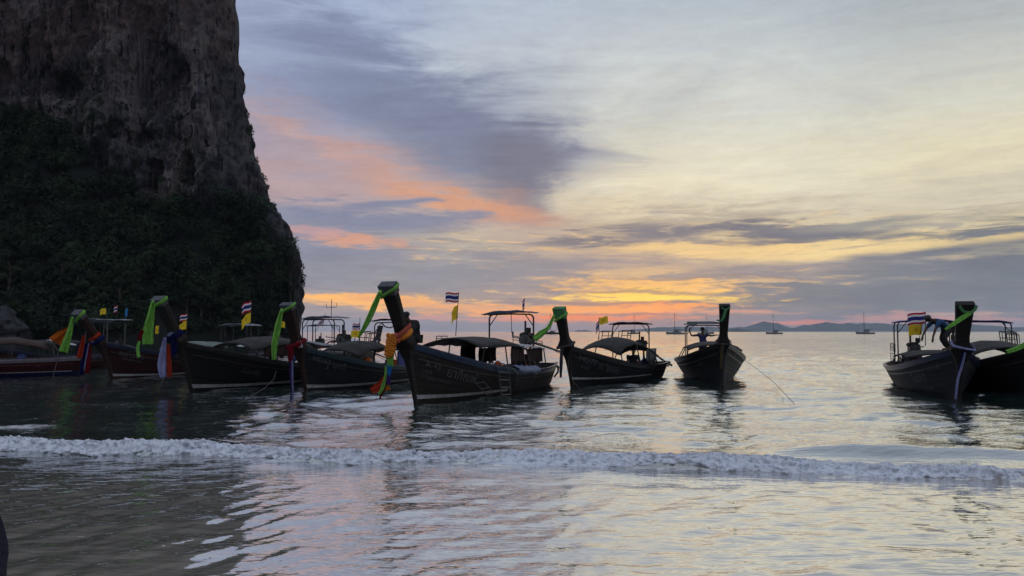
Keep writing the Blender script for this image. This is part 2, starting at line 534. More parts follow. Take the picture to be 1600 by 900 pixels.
def hull_mat(name, base, low=None, worn=(0.15, 0.145, 0.13), wear=0.75):
    """old painted planking: streaks down the side, salt and scuffs towards the water"""
    m, t = new_mat(name)
    tc = N(t, 'ShaderNodeTexCoord').outputs['Object']
    s = N(t, 'ShaderNodeSeparateXYZ', {0: tc})
    n1 = N(t, 'ShaderNodeTexNoise', {'Vector': N(t, 'ShaderNodeMapping', {0: tc, 3: (0.8, 0.8, 9)}).outputs[0], 'Scale': 1.6, 'Detail': 6.0, 'Roughness': 0.65}).outputs[0]
    n2 = N(t, 'ShaderNodeTexNoise', {'Vector': N(t, 'ShaderNodeMapping', {0: tc, 3: (5, 5, 0.7)}).outputs[0], 'Scale': 1.5, 'Detail': 5.0, 'Roughness': 0.7}).outputs[0]
    c = mixc(t, sstep(t, n1, 0.3, 0.7), tuple(q * 0.65 for q in base) + (1,), tuple(q * 1.3 for q in base) + (1,))
    if low:
        c = mixc(t, sstep(t, s.outputs[2], 0.20, 0.17), c, (*low, 1))
    aft = sstep(t, s.outputs[0], 3.4, 0.0)
    k = M(t, 'MULTIPLY', M(t, 'MULTIPLY', sstep(t, n2, 0.50, 0.72), aft), wear)
    c = mixc(t, k, c, (*worn, 1))
    bmp = N(t, 'ShaderNodeBump', {'Height': n1, 'Strength': 0.35, 'Distance': 0.02}).outputs[0]
    b = N(t, 'ShaderNodeBsdfPrincipled', {'Base Color': c, 'Roughness': M(t, 'MULTIPLY_ADD', n2, 0.25, 0.50), 'Specular IOR Level': 0.16, 'Normal': bmp})
    out(t, b.outputs[0])
    return m


hull_mat('hull_brown', (0.015, 0.0120, 0.0108))
hull_mat('hull_black', (0.0085, 0.0082, 0.009))
hull_mat('hull_teal_black', (0.0085, 0.0105, 0.0135))
hull_mat('hull_red', (0.030, 0.005, 0.007), low=(0.005, 0.009, 0.045), wear=0.2)
hull_mat('hull_darkred', (0.020, 0.005, 0.006), wear=0.2)
hull_mat('prow_wood', (0.017, 0.0140, 0.0130), wear=0.0)
hull_mat('prow_reddish', (0.022, 0.010, 0.009), wear=0.0)
pmat('trim_blue', (0.013, 0.028, 0.066), rough=0.35, var=0.25, scale=6)
pmat('trim_navy', (0.011, 0.016, 0.045), rough=0.35, var=0.25, scale=6)
pmat('trim_teal', (0.020, 0.043, 0.056), rough=0.35, var=0.25, scale=6)
pmat('trim_white', (0.20, 0.18, 0.21), rough=0.4, var=0.2, scale=6)
pmat('trim_dark', (0.016, 0.0145, 0.015), rough=0.4, var=0.25, scale=6)
pmat('trim_red', (0.07, 0.009, 0.013), rough=0.4, var=0.25, scale=6)
pmat('cap_slate', (0.045, 0.05, 0.062), rough=0.55, var=0.25, scale=6)
pmat('cap_green', (0.055, 0.20, 0.075), rough=0.7, var=0.2, scale=6)

# ------------------------------------------------------------------ sea
def breaker_line(x):
    return 11.95 - 0.165 * x + 0.16 * np.sin(x * 0.55 + 0.6) + 0.10 * np.sin(x * 1.37 + 2.0)


def breaker_amp(x):
    return 0.118 + 0.028 * np.sin(x * 0.8) + 0.020 * np.sin(x * 2.1 + 1.0)


def sea_height(X, Y, dX=None, dY=None):
    g = np.random.default_rng(5)
    Z = np.zeros_like(X)
    n = 120
    lam = np.exp(g.uniform(math.log(0.30), math.log(7.0), n))
    ang = g.normal(-PI / 2 + 0.12, 0.85, n)
    ph = g.uniform(0, 2 * PI, n)
    near = smooth01(Y, 9.5, 15.0)
    for k in range(n):
        L = lam[k]
        slope = 0.14 * math.sqrt(2.0 / n) * (1.0 if L < 0.6 else (1.18 if L < 2.2 else 0.75))
        a = slope * L / (2 * PI)
        kx, ky = 2 * PI / L * math.cos(ang[k]), 2 * PI / L * math.sin(ang[k])
        wgt = (0.26 if L < 1.2 else 0.13) * (1 - near) + near
        if dX is not None:      # drop what the mesh cannot carry
            px = L / max(abs(math.cos(ang[k])), 1e-3)
            py = L / max(abs(math.sin(ang[k])), 1e-3)
            wgt = wgt * smooth01(np.minimum(px / dX, py / dY), 3.0, 5.5)
        gust = (1 - 0.40 * smooth01(-X, 2.0, 9.0) * smooth01(Y, 12, 16)) * 0.72 + 0.55 * vnoise(X * 0.06 + k * 3.1, Y * 0.09, k * 0.37)
        ss = np.sin(kx * X + ky * Y + ph[k])
        Z += a * wgt * gust * (ss + 0.22 * np.sin(2 * (kx * X + ky * Y + ph[k]) + 0.5 * PI))
    Z *= 1 - smooth01(Y, 160, 420)
    d = Y - breaker_line(X)
    A = breaker_amp(X)
    Z += np.where(d > 0, A * np.exp(-(d / 1.1) ** 2), A * np.exp(-(d / 0.22) ** 2))
    # the next swell humping up behind it on the right, a faint one on the far left
    d2 = Y - (13.6 - 0.16 * X + 0.12 * np.sin(X * 0.7))
    Z += np.where(d2 > 0, np.exp(-(d2 / 0.9) ** 2), np.exp(-(d2 / 0.38) ** 2)) * 0.16 * smooth01(X, 3.2, 5.6)
    d3 = Y - (16.4 + 0.1 * X)
    Z += np.exp(-(d3 / 0.5) ** 2) * 0.09 * smooth01(-X, 9.6, 11.5)
    Z += 0.03 * np.exp(-((Y - 20.0 + 0.1 * X) / 1.6) ** 2) * smooth01(X, -2, 6)
    # backwash ripples crossing the shallows aslant
    g2 = np.random.default_rng(9)
    wn_ = smooth01(-Y, -11.2, -9.2)
    for k in range(44):
        L = math.exp(g2.uniform(math.log(0.13), math.log(0.8)))
        an = math.radians(g2.normal(146, 26))
        kx, ky = 2 * PI / L * math.cos(an), 2 * PI / L * math.sin(an)
        sl = 0.062 * math.sqrt(2 / 44)
        lod = 1.0 if dX is None else smooth01(np.minimum(L / max(abs(math.cos(an)), 1e-3) / dX, L / max(abs(math.sin(an)), 1e-3) / dY), 3.0, 5.5)
        Z += sl * L / (2 * PI) * wn_ * lod * (0.5 + 0.9 * np.clip(vnoise(X * 0.35 + k, Y * 0.35, k * 1.7) + 0.35, 0, 1.2)) * np.sin(kx * X + ky * Y + g2.uniform(0, 6.28))
    # thin backwash steps in the shallows
    d4 = Y - (8.6 + 0.28 * (X + 2) + 0.2 * np.sin(X * 1.1))
    Z += 0.012 * np.exp(-(d4 / 0.25) ** 2) * smooth01(-np.abs(X + 1.5), -3.5, -1.0)
    return Z


def build_sea():
    rows, y = [], 1.6
    while y < 12000:
        rows.append(y)
        y *= 1.0046 if y < 60 else (1.010 if y < 400 else 1.05)
    rows.append(12000.0)
    Yr = np.array(rows)
    T = np.linspace(-1.3, 1.3, 620)
    Y, Tm = np.meshgrid(Yr, T, indexing='ij')
    X = Y * Tm
    X = np.where(Y < 6, 6 * Tm, X)
    dX = np.maximum(Y, 6) * (T[1] - T[0])
    dYr = np.gradient(Yr)
    dY = np.broadcast_to(dYr[:, None], Y.shape)
    Z = np.zeros_like(X)
    k = int(np.searchsorted(Yr, 430))
    Z[:k] = sea_height(X[:k], Y[:k], dX[:k], dY[:k])
    V = np.stack([X.ravel(), Y.ravel(), Z.ravel()], 1)
    # foam lying on the water, as a vertex value
    d = Y - breaker_line(X)
    foam = 0.50 * np.exp(-((d + 0.50) / 0.22) ** 2) * (d < -0.2)
    foam += 0.42 * np.exp(-((d - 0.45) / 0.40) ** 2) * smooth01(np.abs(X + 0.0) * -1, -2.6, 0.5)
    foam += 0.85 * np.exp(-((Y - 17.2 - 0.1 * X) / 0.85) ** 2) * smooth01(-X, 8.6, 10.2)
    d4 = Y - (8.65 + 0.28 * (X + 2) + 0.2 * np.sin(X * 1.1))
    foam += 0.55 * np.exp(-(d4 / 0.16) ** 2) * smooth01(-np.abs(X + 1.9), -2.2, -0.7)
    m, t = new_mat('sea_water')
    tc = N(t, 'ShaderNodeTexCoord').outputs['Object']
    sp = N(t, 'ShaderNodeSeparateXYZ', {0: tc})
    def wn(sx, sy, detail, rot=0.0):
        mp = N(t, 'ShaderNodeMapping', {0: tc, 2: (0, 0, R(rot)), 3: (sx, sy, 1)}).outputs[0]
        return N(t, 'ShaderNodeTexNoise', {'Vector': mp, 'Scale': 1.0, 'Detail': detail, 'Roughness': 0.55}, noise_dimensions='2D').outputs[0]
    near = sstep(t, sp.outputs[1], 9.0, 15.0)
    far = sstep(t, sp.outputs[1], 60.0, 260.0)
    h = M(t, 'ADD', M(t, 'MULTIPLY', wn(1.5, 5.5, 3, 14), 0.022), M(t, 'MULTIPLY', wn(4.0, 13.0, 2, -10), 0.006))
    hf = M(t, 'MULTIPLY', wn(0.10, 0.42, 4, 5), M(t, 'MULTIPLY', far, 0.26))
    amp = M(t, 'MULTIPLY_ADD', near, 0.50, 0.50)
    hm = M(t, 'MULTIPLY', wn(0.50, 0.34, 6, -8), M(t, 'MULTIPLY', sstep(t, sp.outputs[1], 22.0, 55.0), 0.13))
    hh = M(t, 'ADD', M(t, 'ADD', M(t, 'MULTIPLY', h, amp), hf), hm)
    nrm = N(t, 'ShaderNodeBump', {'Height': hh, 'Strength': 1.0, 'Distance': 1.0}).outputs[0]
    # body colour follows the depth: thin water over sand, then green, then grey blue
    body = ramp(t, M(t, 'DIVIDE', sp.outputs[1], 60.0, clamp=True), [(0.0, (0.42, 0.38, 0.31, 1)), (0.17, (0.38, 0.35, 0.29, 1)), (0.21, (0.040, 0.075, 0.065, 1)), (0.40, (0.018, 0.055, 0.052, 1)), (1.0, (0.020, 0.045, 0.052, 1))])
    sandn = wn(0.5, 1.4, 5, 20)
    body = mixc(t, M(t, 'MULTIPLY', sstep(t, sandn, 0.35, 0.65), M(t, 'SUBTRACT', 0.35, M(t, 'MULTIPLY', near, 0.2))), body, (0.22, 0.205, 0.175, 1))
    dif = N(t, 'ShaderNodeBsdfDiffuse', {0: body})
    gl = N(t, 'ShaderNodeBsdfGlossy', {0: (0.97, 0.97, 0.97, 1), 'Roughness': M(t, 'MULTIPLY_ADD', far, 0.10, 0.012), 'Normal': nrm})
    lw = N(t, 'ShaderNodeLayerWeight', {0: 0.5, 'Normal': nrm}).outputs['Facing']
    fac = ramp(t, lw, [(0.0, (0.10,) * 3 + (1,)), (0.45, (0.28,) * 3 + (1,)), (0.62, (0.52,) * 3 + (1,)), (0.72, (0.66,) * 3 + (1,)), (0.82, (0.82,) * 3 + (1,)), (0.92, (0.93,) * 3 + (1,)), (1.0, (0.985,) * 3 + (1,))])
    wat = N(t, 'ShaderNodeMixShader', {0: fac, 1: dif.outputs[0], 2: gl.outputs[0]})
    fo = N(t, 'ShaderNodeAttribute', attribute_name='foam').outputs['Fac']
    lace = M(t, 'ADD', M(t, 'MULTIPLY', wn(5.0, 9.0, 5, 12), 0.65), M(t, 'MULTIPLY', wn(14.0, 26.0, 3, 0), 0.35))
    fk = sstep(t, M(t, 'ADD', M(t, 'MULTIPLY', fo, 0.62), M(t, 'SUBTRACT', lace, 1.0)), -0.18, 0.16)
    fk = M(t, 'MULTIPLY', fk, sstep(t, fo, 0.05, 0.3))
    fd = N(t, 'ShaderNodeBsdfDiffuse', {0: (0.72, 0.74, 0.77, 1)})
    out(t, N(t, 'ShaderNodeMixShader', {0: M(t, 'MULTIPLY', fk, 0.85), 1: wat.outputs[0], 2: fd.outputs[0]}).outputs[0])
    o = np_mesh('sea_water', V, grid_faces(len(Yr), len(T)), m)
    at_ = o.data.attributes.new('foam', 'FLOAT', 'POINT')
    at_.data.foreach_set('value', np.clip(foam, 0, 1).astype(np.float32).ravel())
    tag(o, 'rippled grey green sea at dusk', None, kind='structure')


build_sea()

# the breaker's tumbling white water: lumpy roll built along the crest
def build_foam():
    m, t = new_mat('foam_white')
    tc = N(t, 'ShaderNodeTexCoord').outputs['Object']
    n = N(t, 'ShaderNodeTexNoise', {'Vector': tc, 'Scale': 13.0, 'Detail': 7.0, 'Roughness': 0.72}).outputs[0]
    c = mixc(t, sstep(t, n, 0.34, 0.56), (0.38, 0.43, 0.51, 1), (0.82, 0.86, 0.93, 1))
    bp = N(t, 'ShaderNodeBump', {'Height': n, 'Strength': 0.8, 'Distance': 0.03}).outputs[0]
    d = N(t, 'ShaderNodeBsdfPrincipled', {'Base Color': c, 'Roughness': 0.55, 'Normal': bp, 'Specular IOR Level': 0.3})
    tr = N(t, 'ShaderNodeBsdfTranslucent', {0: c, 'Normal': bp})
    out(t, N(t, 'ShaderNodeMixShader', {0: 0.12, 1: d.outputs[0], 2: tr.outputs[0]}).outputs[0])
    U = np.arange(-15.5, 12.5, 0.022)
    nv = 26
    v = np.linspace(0, 1, nv)
    X, Vv = np.meshgrid(U, v, indexing='ij')
    yc, A = breaker_line(X), breaker_amp(X)
    full = 0.78 + 0.30 * fbm(X * 0.55, 0.3, 4.0, 3) + 0.12 * smooth01(-X, -2, 6)
    thin = smooth01(np.abs(X - 3.2) * -1, -1.6, -0.3) * 0.10          # the crest stays clear green here
    full = np.clip(full - thin, 0.45, 1.15)
    reach = 0.32 + 0.20 * fbm(X * 0.9, 7.0, 1.0, 3)
    th = Vv * PI * 0.93
    d0 = 0.10 * full - (reach + 0.10) * (1 - np.cos(th)) / 2
    h0 = A * (0.02 + 0.72 * full) * np.cos(th * 0.52) ** 0.8 + 0.015
    hw = np.where(d0 > 0, A * np.exp(-(d0 / 1.1) ** 2), A * np.exp(-(d0 / 0.22) ** 2))
    h0 = np.maximum(h0, hw + 0.012)
    Yb, Zb = yc + d0, h0 - 0.06 * Vv ** 4
    env = np.sin(np.clip(Vv * 1.02, 0, 1) * PI) ** 0.45
    b1 = np.abs(fbm(X * 3.0, Vv * 2.6, 3.0, 3))
    b2 = np.abs(fbm(X * 8.5, Vv * 6.0, 8.0, 3, 0.6))
    b3 = fbm(X * 22, Vv * 14, 2.0, 2, 0.6)
    amp = env * (0.050 * b1 + 0.040 * b2 + 0.013 * b3) * (0.75 + 0.6 * full)
    ny, nz = -np.sin(th * 0.55 + 0.35), np.cos(th * 0.55 + 0.35)
    Y = Yb + ny * amp
    Z = Zb + nz * amp * 1.15
    X2 = X + 0.03 * fbm(X * 7, Vv * 5, 6.0, 2) * env
    V = [np.stack([X2.ravel(), Y.ravel(), Z.ravel()], 1)]
    # torn patches: the sheet of foam is not everywhere
    dens = 0.66 + 0.55 * np.sin(np.clip(Vv, 0, 1) * PI) + 0.40 * fbm(X * 1.3, Vv * 1.6, 12.0, 3) + 0.42 * fbm(X * 6.0, Vv * 4.5, 15.0, 3, 0.6) - 0.45 * thin * 2.4 * (1 - Vv) - 1.1 * np.clip(Vv - 0.80, 0, 1) * 2.5 - 0.9 * np.clip(0.10 - Vv, 0, 1) * 4
    fq = grid_faces(len(U), nv)
    F = [fq[(dens.ravel()[fq].mean(1) > 0.16)]]
    # thrown drops and clots along the top and at the toe
    ico_v = np.array([(0, 0, 1), (.9, 0, -.3), (-.45, .8, -.3), (-.45, -.8, -.3)], float)
    ico_f = np.array([(0, 1, 2), (0, 2, 3), (0, 3, 1), (1, 3, 2)])
    g = np.random.default_rng(3)
    n = 3600
    xs = g.uniform(-15, 12, n)
    keep = vnoise(xs * 1.6, 2.2, 1.0) + 0.35 * vnoise(xs * 6, 1.1, 3.0) > g.uniform(-0.7, 0.5, n)
    xs = xs[keep]
    n = len(xs)
    top = g.random(n) < 0.6
    A1 = breaker_amp(xs)
    fl = np.interp(xs, U, full[:, 0])
    ys = breaker_line(xs) + np.where(top, g.normal(-0.03, 0.07, n), -0.42 - np.abs(g.normal(0, 0.16, n)))
    zs = np.where(top, A1 * (0.14 + 0.82 * fl) + np.abs(g.normal(0.012, 0.030, n)), np.abs(g.normal(0.0, 0.016, n)))
    sz = np.where(top, g.uniform(0.003, 0.009, n), g.uniform(0.003, 0.010, n))
    P = np.stack([xs, ys, zs], 1)
    VV = P[:, None, :] + ico_v[None] * (sz[:, None, None] * g.uniform(0.6, 1.4, (n, 4, 1)))
    FF = (ico_f[None] + (np.arange(n) * 4)[:, None, None]).reshape(-1, 3)
    o = np_mesh('breaking_wave_foam', V[0], F[0], m)
    tag(o, 'white tumbling foam of the small breaker across the shallows', None, kind='stuff')
    o2 = np_mesh('sea_spray', VV.reshape(-1, 3), FF, m, smooth=False)
    tag(o2, 'drops thrown up along the crest of the breaker', None, kind='stuff')


build_foam()


def build_sand():
    xs = np.linspace(-1, 1, 90)
    xs = np.sign(xs) * np.abs(xs) ** 2.2 * 420
    ys = np.concatenate([np.linspace(-180, -6, 24), np.linspace(-5, 16, 80), np.linspace(18, 420, 24)])
    Y, X = np.meshgrid(ys, xs, indexing='ij')
    Z = np.clip((4.2 - Y) * 0.045, -3.0, 1.6) + 0.02 * fbm(X * 0.4, Y * 0.4, 0.0, 3) * (Y < 4)
    m = pmat('wet_sand', (0.20, 0.165, 0.12), rough=0.45, var=0.2, scale=1.2, bump=0.2)
    o = np_mesh('sand_beach', np.stack([X.ravel(), Y.ravel(), Z.ravel()], 1), grid_faces(len(ys), len(xs)), m)
    tag(o, 'wet sand sloping under the shallow water', None, kind='structure')


build_sand()

# ------------------------------------------------------------------ far hills
def build_hills():
    m = pmat('far_forest', (0.04, 0.06, 0.05), rough=0.95, var=0.3, scale=0.01)
    prof = {
        'far_island': (7500, [(884, 518.3), (890, 517), (902, 516.2), (908, 516.9), (914, 515.6), (924, 516.9), (929, 518.3)]),
        'distant_hills': (9000, [(950, 518.2), (968, 516), (1000, 514), (1030, 512), (1060, 510), (1085, 511.3), (1108, 510), (1130, 511.5), (1150, 510.5), (1160, 512), (1172, 508), (1184, 504.2), (1193, 502.8), (1205, 504), (1215, 504.5), (1224, 508), (1237, 513.2), (1246, 510), (1256, 506.8), (1264, 507.4), (1278, 504.5), (1290, 503.4), (1304, 505.4), (1318, 504.6), (1340, 506.5), (1362, 504), (1385, 506), (1402, 507), (1430, 504.5), (1460, 505.5), (1490, 508), (1520, 507), (1550, 509.5), (1590, 511), (1640, 508), (1700, 511), (1800, 518)]),
        'small_island': (4600, [(1142, 518.4), (1146, 516.6), (1151, 514.3), (1156, 515.6), (1161, 518.4)]),
    }
    for nm, (D, pr) in prof.items():
        px = np.linspace(pr[0][0], pr[-1][0], max(24, int((pr[-1][0] - pr[0][0]) / 2.0)))
        py = np.interp(px, [p[0] for p in pr], [p[1] for p in pr])
        X = (px - 800) / F_PX * D
        Zt = (HOR - py) / F_PX * D + CAM_H
        Zt = np.maximum(Zt + 7 * fbm(X * 0.012, 0.0, D * 0.1, 3) * (Zt > 8), 0.5)
        ws = np.linspace(-1, 1, 15)
        Xg, Wg = np.meshgrid(X, ws, indexing='ij')
        sh = (1 - np.abs(Wg)) ** 0.9
        Zg = Zt[:, None] * sh * (1 + 0.12 * fbm(Xg * 0.008, Wg * 3, 2.0, 3) * (np.abs(Wg) > 0.01))
        Zg = np.minimum(Zg, Zt[:, None]) - 1.0
        Yg = D + Wg * 420
        o = np_mesh(nm, np.stack([Xg.ravel(), Yg.ravel(), Zg.ravel()], 1), grid_faces(len(X), len(ws)), m)
        tag(o, {'far_island': 'low dark island on the horizon left of the sun', 'distant_hills': 'long line of blue hills on the horizon', 'small_island': 'tiny humped islet in front of the blue hills'}[nm], None, kind='structure')


build_hills()

# ------------------------------------------------------------------ the limestone cliff
EDGE = [(-6, -55.2), (2, -55.2), (20, -55.6), (24, -56.8), (30, -60.6), (40, -65.2), (50, -69.6), (57, -70.8), (63, -72.0), (75, -75.2), (88, -77.2), (100, -78.6), (130, -81), (150, -88), (165, -97)]
BOUND = [(-175, 60), (-132, 55), (-115, 50), (-104, 41), (-97, 36), (-94, 33.5), (-82, 31), (-68, 30), (-62, 27), (-58, 21), (-54, 14)]   # X -> height where the trees meet the rock


def cliff_edge(z):
    return np.interp(z, [e[0] for e in EDGE], [e[1] for e in EDGE])


def cliff_bound(x):
    return np.interp(x, [e[0] for e in BOUND], [e[1] for e in BOUND])


def cliff_front(X, Zh):
    """how far forward the rock face stands"""
    c = 200 + 5.0 * np.sin(X * 0.045 + 1.0) - 0.10 * np.clip(-X - 90, 0, 400) + np.clip(Zh - 90, 0, 80) * 0.25
    dsp = 5.0 * fbm(X / 26, Zh / 60, 1.0, 3) + 3.0 * fbm(X / 8.5, Zh / 34, 5.0, 3, 0.55, True) + 1.7 * fbm(X / 3.0, Zh / 13, 3.0, 3, 0.55, True) + 1.2 * np.abs(fbm(X / 3.2, Zh / 4.4, 7.0, 4, 0.6)) - 0.6
    # ledges and overhanging lips
    dsp = dsp + 0.9 * np.abs(fbm(X / 9, Zh / 9.0, 11.0, 3)) - 0.4
    for px, py, rx, rz, dep in [(253, 282, 2.6, 3.6, 6.5), (90, 128, 5.0, 3.0, 5.0), (338, 165, 3.6, 2.2, 4.5), (305, 265, 2.0, 6.5, 4.5), (215, 215, 6.0, 2.6, 3.0), (400, 235, 2.0, 3.0, 3), (60, 95, 2.2, 5, 3.5), (275, 105, 2.5, 4, 3.0), (175, 250, 3, 4, 3.0)]:
        cx, cz = (px - 800) / F_PX * 200, 2 + (518 - py) / F_PX * 200
        q = ((X - cx) / rx) ** 2 + ((Zh - cz) / rz) ** 2
        q = q + 0.6 * fbm(X / 2.5, Zh / 2.5, 9.0, 3)
        dsp = dsp - dep * (1 - smooth01(q, 0.35, 1.25)) + 0.25 * dep * np.exp(-((X - cx) / (rx * 1.4)) ** 2 - ((Zh - cz - 1.6 * rz) / (rz * 0.8)) ** 2)
    # the foot of the face bulges over the trees, then is cut back under
    b = cliff_bound(X)
    dsp = dsp + 2.5 * np.exp(-((Zh - b - 7) / 6.0) ** 2)
    return c - dsp


def build_cliff():
    zs = np.concatenate([np.arange(-4, 96, 0.5), np.arange(96, 164, 2.0)])
    left = np.concatenate([np.arange(-420, -150, 6.0), np.arange(-150, 0.001, 0.5)])   # offset from the edge line
    nb = 40
    P, E = [], []
    Rr = 9.0
    for z in zs:
        e = cliff_edge(z)
        xa = e - Rr + left
        face = np.stack([xa, cliff_front(xa, np.full_like(xa, z)), np.full_like(xa, z)], 1)
        y0 = cliff_front(np.array([e - Rr]), np.array([z]))[0]
        th = np.linspace(0, PI / 2, 34)[1:]
        wob = 0.9 * fbm(th * 5 + 40, z / 4.0, 2.0, 3) + 0.9 * fbm(th * 2 + 2.0, z / 9.0, 5.0, 3)
        ysm = 200 + 5.0 * np.sin((e - Rr) * 0.045 + 1.0) - 1.0
        yst = ysm + (y0 - ysm) * np.exp(-th / 0.28)
        sa = th * Rr
        nd = 1.5 * fbm(sa / 6.5 + 90, z / 30, 5.0, 3, 0.55, True) + 1.1 * fbm(sa / 3.0 + 7, z / 12, 3.0, 3) + 0.7 * fbm(sa / 2.0, z / 3.2, 7.0, 3, 0.6)
        nd = nd * smooth01(th, 0, 0.35) * (0.35 + 0.65 * np.cos(th))
        arc = np.stack([e - Rr + (Rr + wob * np.sin(th)) * np.sin(th) + nd * np.sin(th), yst + Rr * (1 - np.cos(th)) - nd * np.cos(th), np.full_like(th, z)], 1)
        y0 = ysm
        yb = y0 + Rr + np.linspace(0, 1, nb)[1:] ** 1.6 * 260
        bw = 0.9 * fbm(np.full_like(yb, PI / 2 * 5 + 40), z / 4.0, 2.0, 3) + 0.9 * fbm(np.full_like(yb, PI + 2.0), z / 9.0, 5.0, 3)
        back = np.stack([e + bw * np.exp(-(yb - y0 - Rr) / 4) - (yb - y0 - Rr) * 0.32 + 2.0 * fbm(yb / 14, z / 14, 3.0, 3) * smooth01(yb - y0, 12, 40), yb, np.full_like(yb, z)], 1)
        P.append(np.concatenate([face, arc, back]))
    P = np.array(P)
    nz, nx = P.shape[:2]
    V = P.reshape(-1, 3)
    F = grid_faces(nz, nx)
    # rough plateau closing the top
    topc = len(V)
    V = np.concatenate([V, [[-180, 330, 169]]])
    last = (nz - 1) * nx + np.arange(nx)
    F3 = np.stack([last[:-1], last[1:], np.full(nx - 1, topc), np.full(nx - 1, topc)], 1)
    m, t = new_mat('limestone')
    tc = N(t, 'ShaderNodeTexCoord').outputs['Object']
    def nz_(sc, det, st=(1, 1, 1), ro=0.6, dist=0.0):
        return N(t, 'ShaderNodeTexNoise', {'Vector': N(t, 'ShaderNodeMapping', {0: tc, 3: st}).outputs[0], 'Scale': sc, 'Detail': det, 'Roughness': ro, 'Distortion': dist}).outputs[0]
    big = nz_(0.035, 5, (1, 1, 0.8), 0.6)
    strk = nz_(0.42, 7, (1, 1, 0.11), 0.68, 0.4)
    mott = nz_(0.55, 6, (1, 1, 0.6), 0.7)
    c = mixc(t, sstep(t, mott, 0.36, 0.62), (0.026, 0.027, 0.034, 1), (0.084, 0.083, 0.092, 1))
    c = mixc(t, M(t, 'MULTIPLY', sstep(t, big, 0.47, 0.60), sstep(t, mott, 0.25, 0.60)), c, (0.125, 0.090, 0.086, 1))       # rusty bare stone
    pale = nz_(0.06, 4, (1, 1, 0.5), 0.6)
    c = mixc(t, M(t, 'MULTIPLY', sstep(t, pale, 0.47, 0.58), sstep(t, strk, 0.40, 0.56)), c, (0.190, 0.172, 0.162, 1))
    c = mixc(t, sstep(t, strk, 0.53, 0.62), c, (0.013, 0.014, 0.018, 1))                                                  # black weeping streaks
    green = nz_(0.05, 5, (1, 1, 0.7), 0.7)
    c = mixc(t, M(t, 'MULTIPLY', sstep(t, green, 0.54, 0.66), sstep(t, mott, 0.40, 0.58)), c, (0.018, 0.027, 0.019, 1))       # moss and hanging plants
    bp = N(t, 'ShaderNodeBump', {'Height': M(t, 'ADD', mott, M(t, 'MULTIPLY', strk, 0.7)), 'Strength': 1.0, 'Distance': 1.8}).outputs[0]
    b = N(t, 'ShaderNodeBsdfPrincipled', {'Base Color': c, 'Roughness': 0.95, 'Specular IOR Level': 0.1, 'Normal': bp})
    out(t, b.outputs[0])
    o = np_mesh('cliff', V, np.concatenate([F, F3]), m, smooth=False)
    tag(o, 'sheer limestone cliff with rusty stains and small caves', None, kind='structure')


build_cliff()

# ------------------------------------------------------------------ forest at its foot
m, t = new_mat('foliage')
inf = N(t, 'ShaderNodeObjectInfo').outputs['Random']
geo = N(t, 'ShaderNodeNewGeometry')
nn = N(t, 'ShaderNodeTexNoise', {'Vector': geo.outputs['Position'], 'Scale': 0.11, 'Detail': 4.0}).outputs[0]
rnd = geo.outputs['Random Per Island']
fc = mixc(t, sstep(t, nn, 0.42, 0.60), (0.0055, 0.0125, 0.0105, 1), (0.022, 0.047, 0.019, 1))
fc = mixc(t, M(t, 'MULTIPLY', rnd, 0.5), fc, (0.030, 0.052, 0.024, 1))
fd_ = N(t, 'ShaderNodeBsdfPrincipled', {'Base Color': fc, 'Roughness': 0.7, 'Specular IOR Level': 0.2})
ft_ = N(t, 'ShaderNodeBsdfTranslucent', {0: fc})
out(t, N(t, 'ShaderNodeMixShader', {0: 0.25, 1: fd_.outputs[0], 2: ft_.outputs[0]}).outputs[0])
pmat('bark', (0.07, 0.055, 0.045), rough=0.9, var=0.35, scale=3, bump=0.5)
pmat('forest_floor', (0.007, 0.010, 0.008), rough=0.95, var=0.4, scale=0.3)
pmat('grey_rock', (0.030, 0.031, 0.037), rough=0.95, var=0.45, scale=0.8, bump=0.8, stretch=(1, 1, 0.5))


def leaf_cloud(centres, radii, counts, size, g):
    """many small leaf-clump faces spread through uneven crowns"""
    Vs = []
    for c, r, n in zip(centres, radii, counts):
        d = g.normal(size=(n, 3))
        d /= np.linalg.norm(d, axis=1)[:, None]
        rad = g.uniform(0.45, 1.0, n) ** 0.5
        # lobes: pull in some directions
        lob = 0.72 + 0.38 * vnoise(d[:, 0] * 1.9 + c[0], d[:, 1] * 1.9 + c[1], d[:, 2] * 1.9 + c[2])
        p = np.asarray(c) + d * np.asarray(r) * (rad * lob)[:, None]
        nrm = d + g.normal(scale=0.55, size=(n, 3)) + np.array([0, 0, 0.5])
        nrm /= np.linalg.norm(nrm, axis=1)[:, None]
        a = np.cross(nrm, g.normal(size=(n, 3)))
        a /= np.linalg.norm(a, axis=1)[:, None]
        b = np.cross(nrm, a)
        s = size * g.uniform(0.5, 1.35, n)[:, None]
        q = np.stack([p + a * s, p + b * s * 0.55 - nrm * s * 0.12, p - a * s, p - b * s * 0.55 - nrm * s * 0.12], 1)
        Vs.append(q.reshape(-1, 3))
    V = np.concatenate(Vs)
    F = np.arange(len(V)).reshape(-1, 4)
    return V, F


def slope_point(X, k):
    """k 0 at the shore .. 1 where the trees meet the rock"""
    b = cliff_bound(X)
    yb = cliff_front(X, b) - 1.0
    ys = 158 + 0.05 * (X + 90) + 6 * fbm(X / 30, 2.0, 4.0, 2) + 36 * smooth01(X, -92, -58)
    kk = np.clip(k, 0, 1)
    z = 1.0 + (b + 2.0) * (0.30 * kk + 0.70 * kk ** 1.6) + 3.0 * fbm(X / 17, kk * 3, 8.0, 3) * kk * (1 - 0.5 * kk)
    return ys + (yb - ys) * kk, z


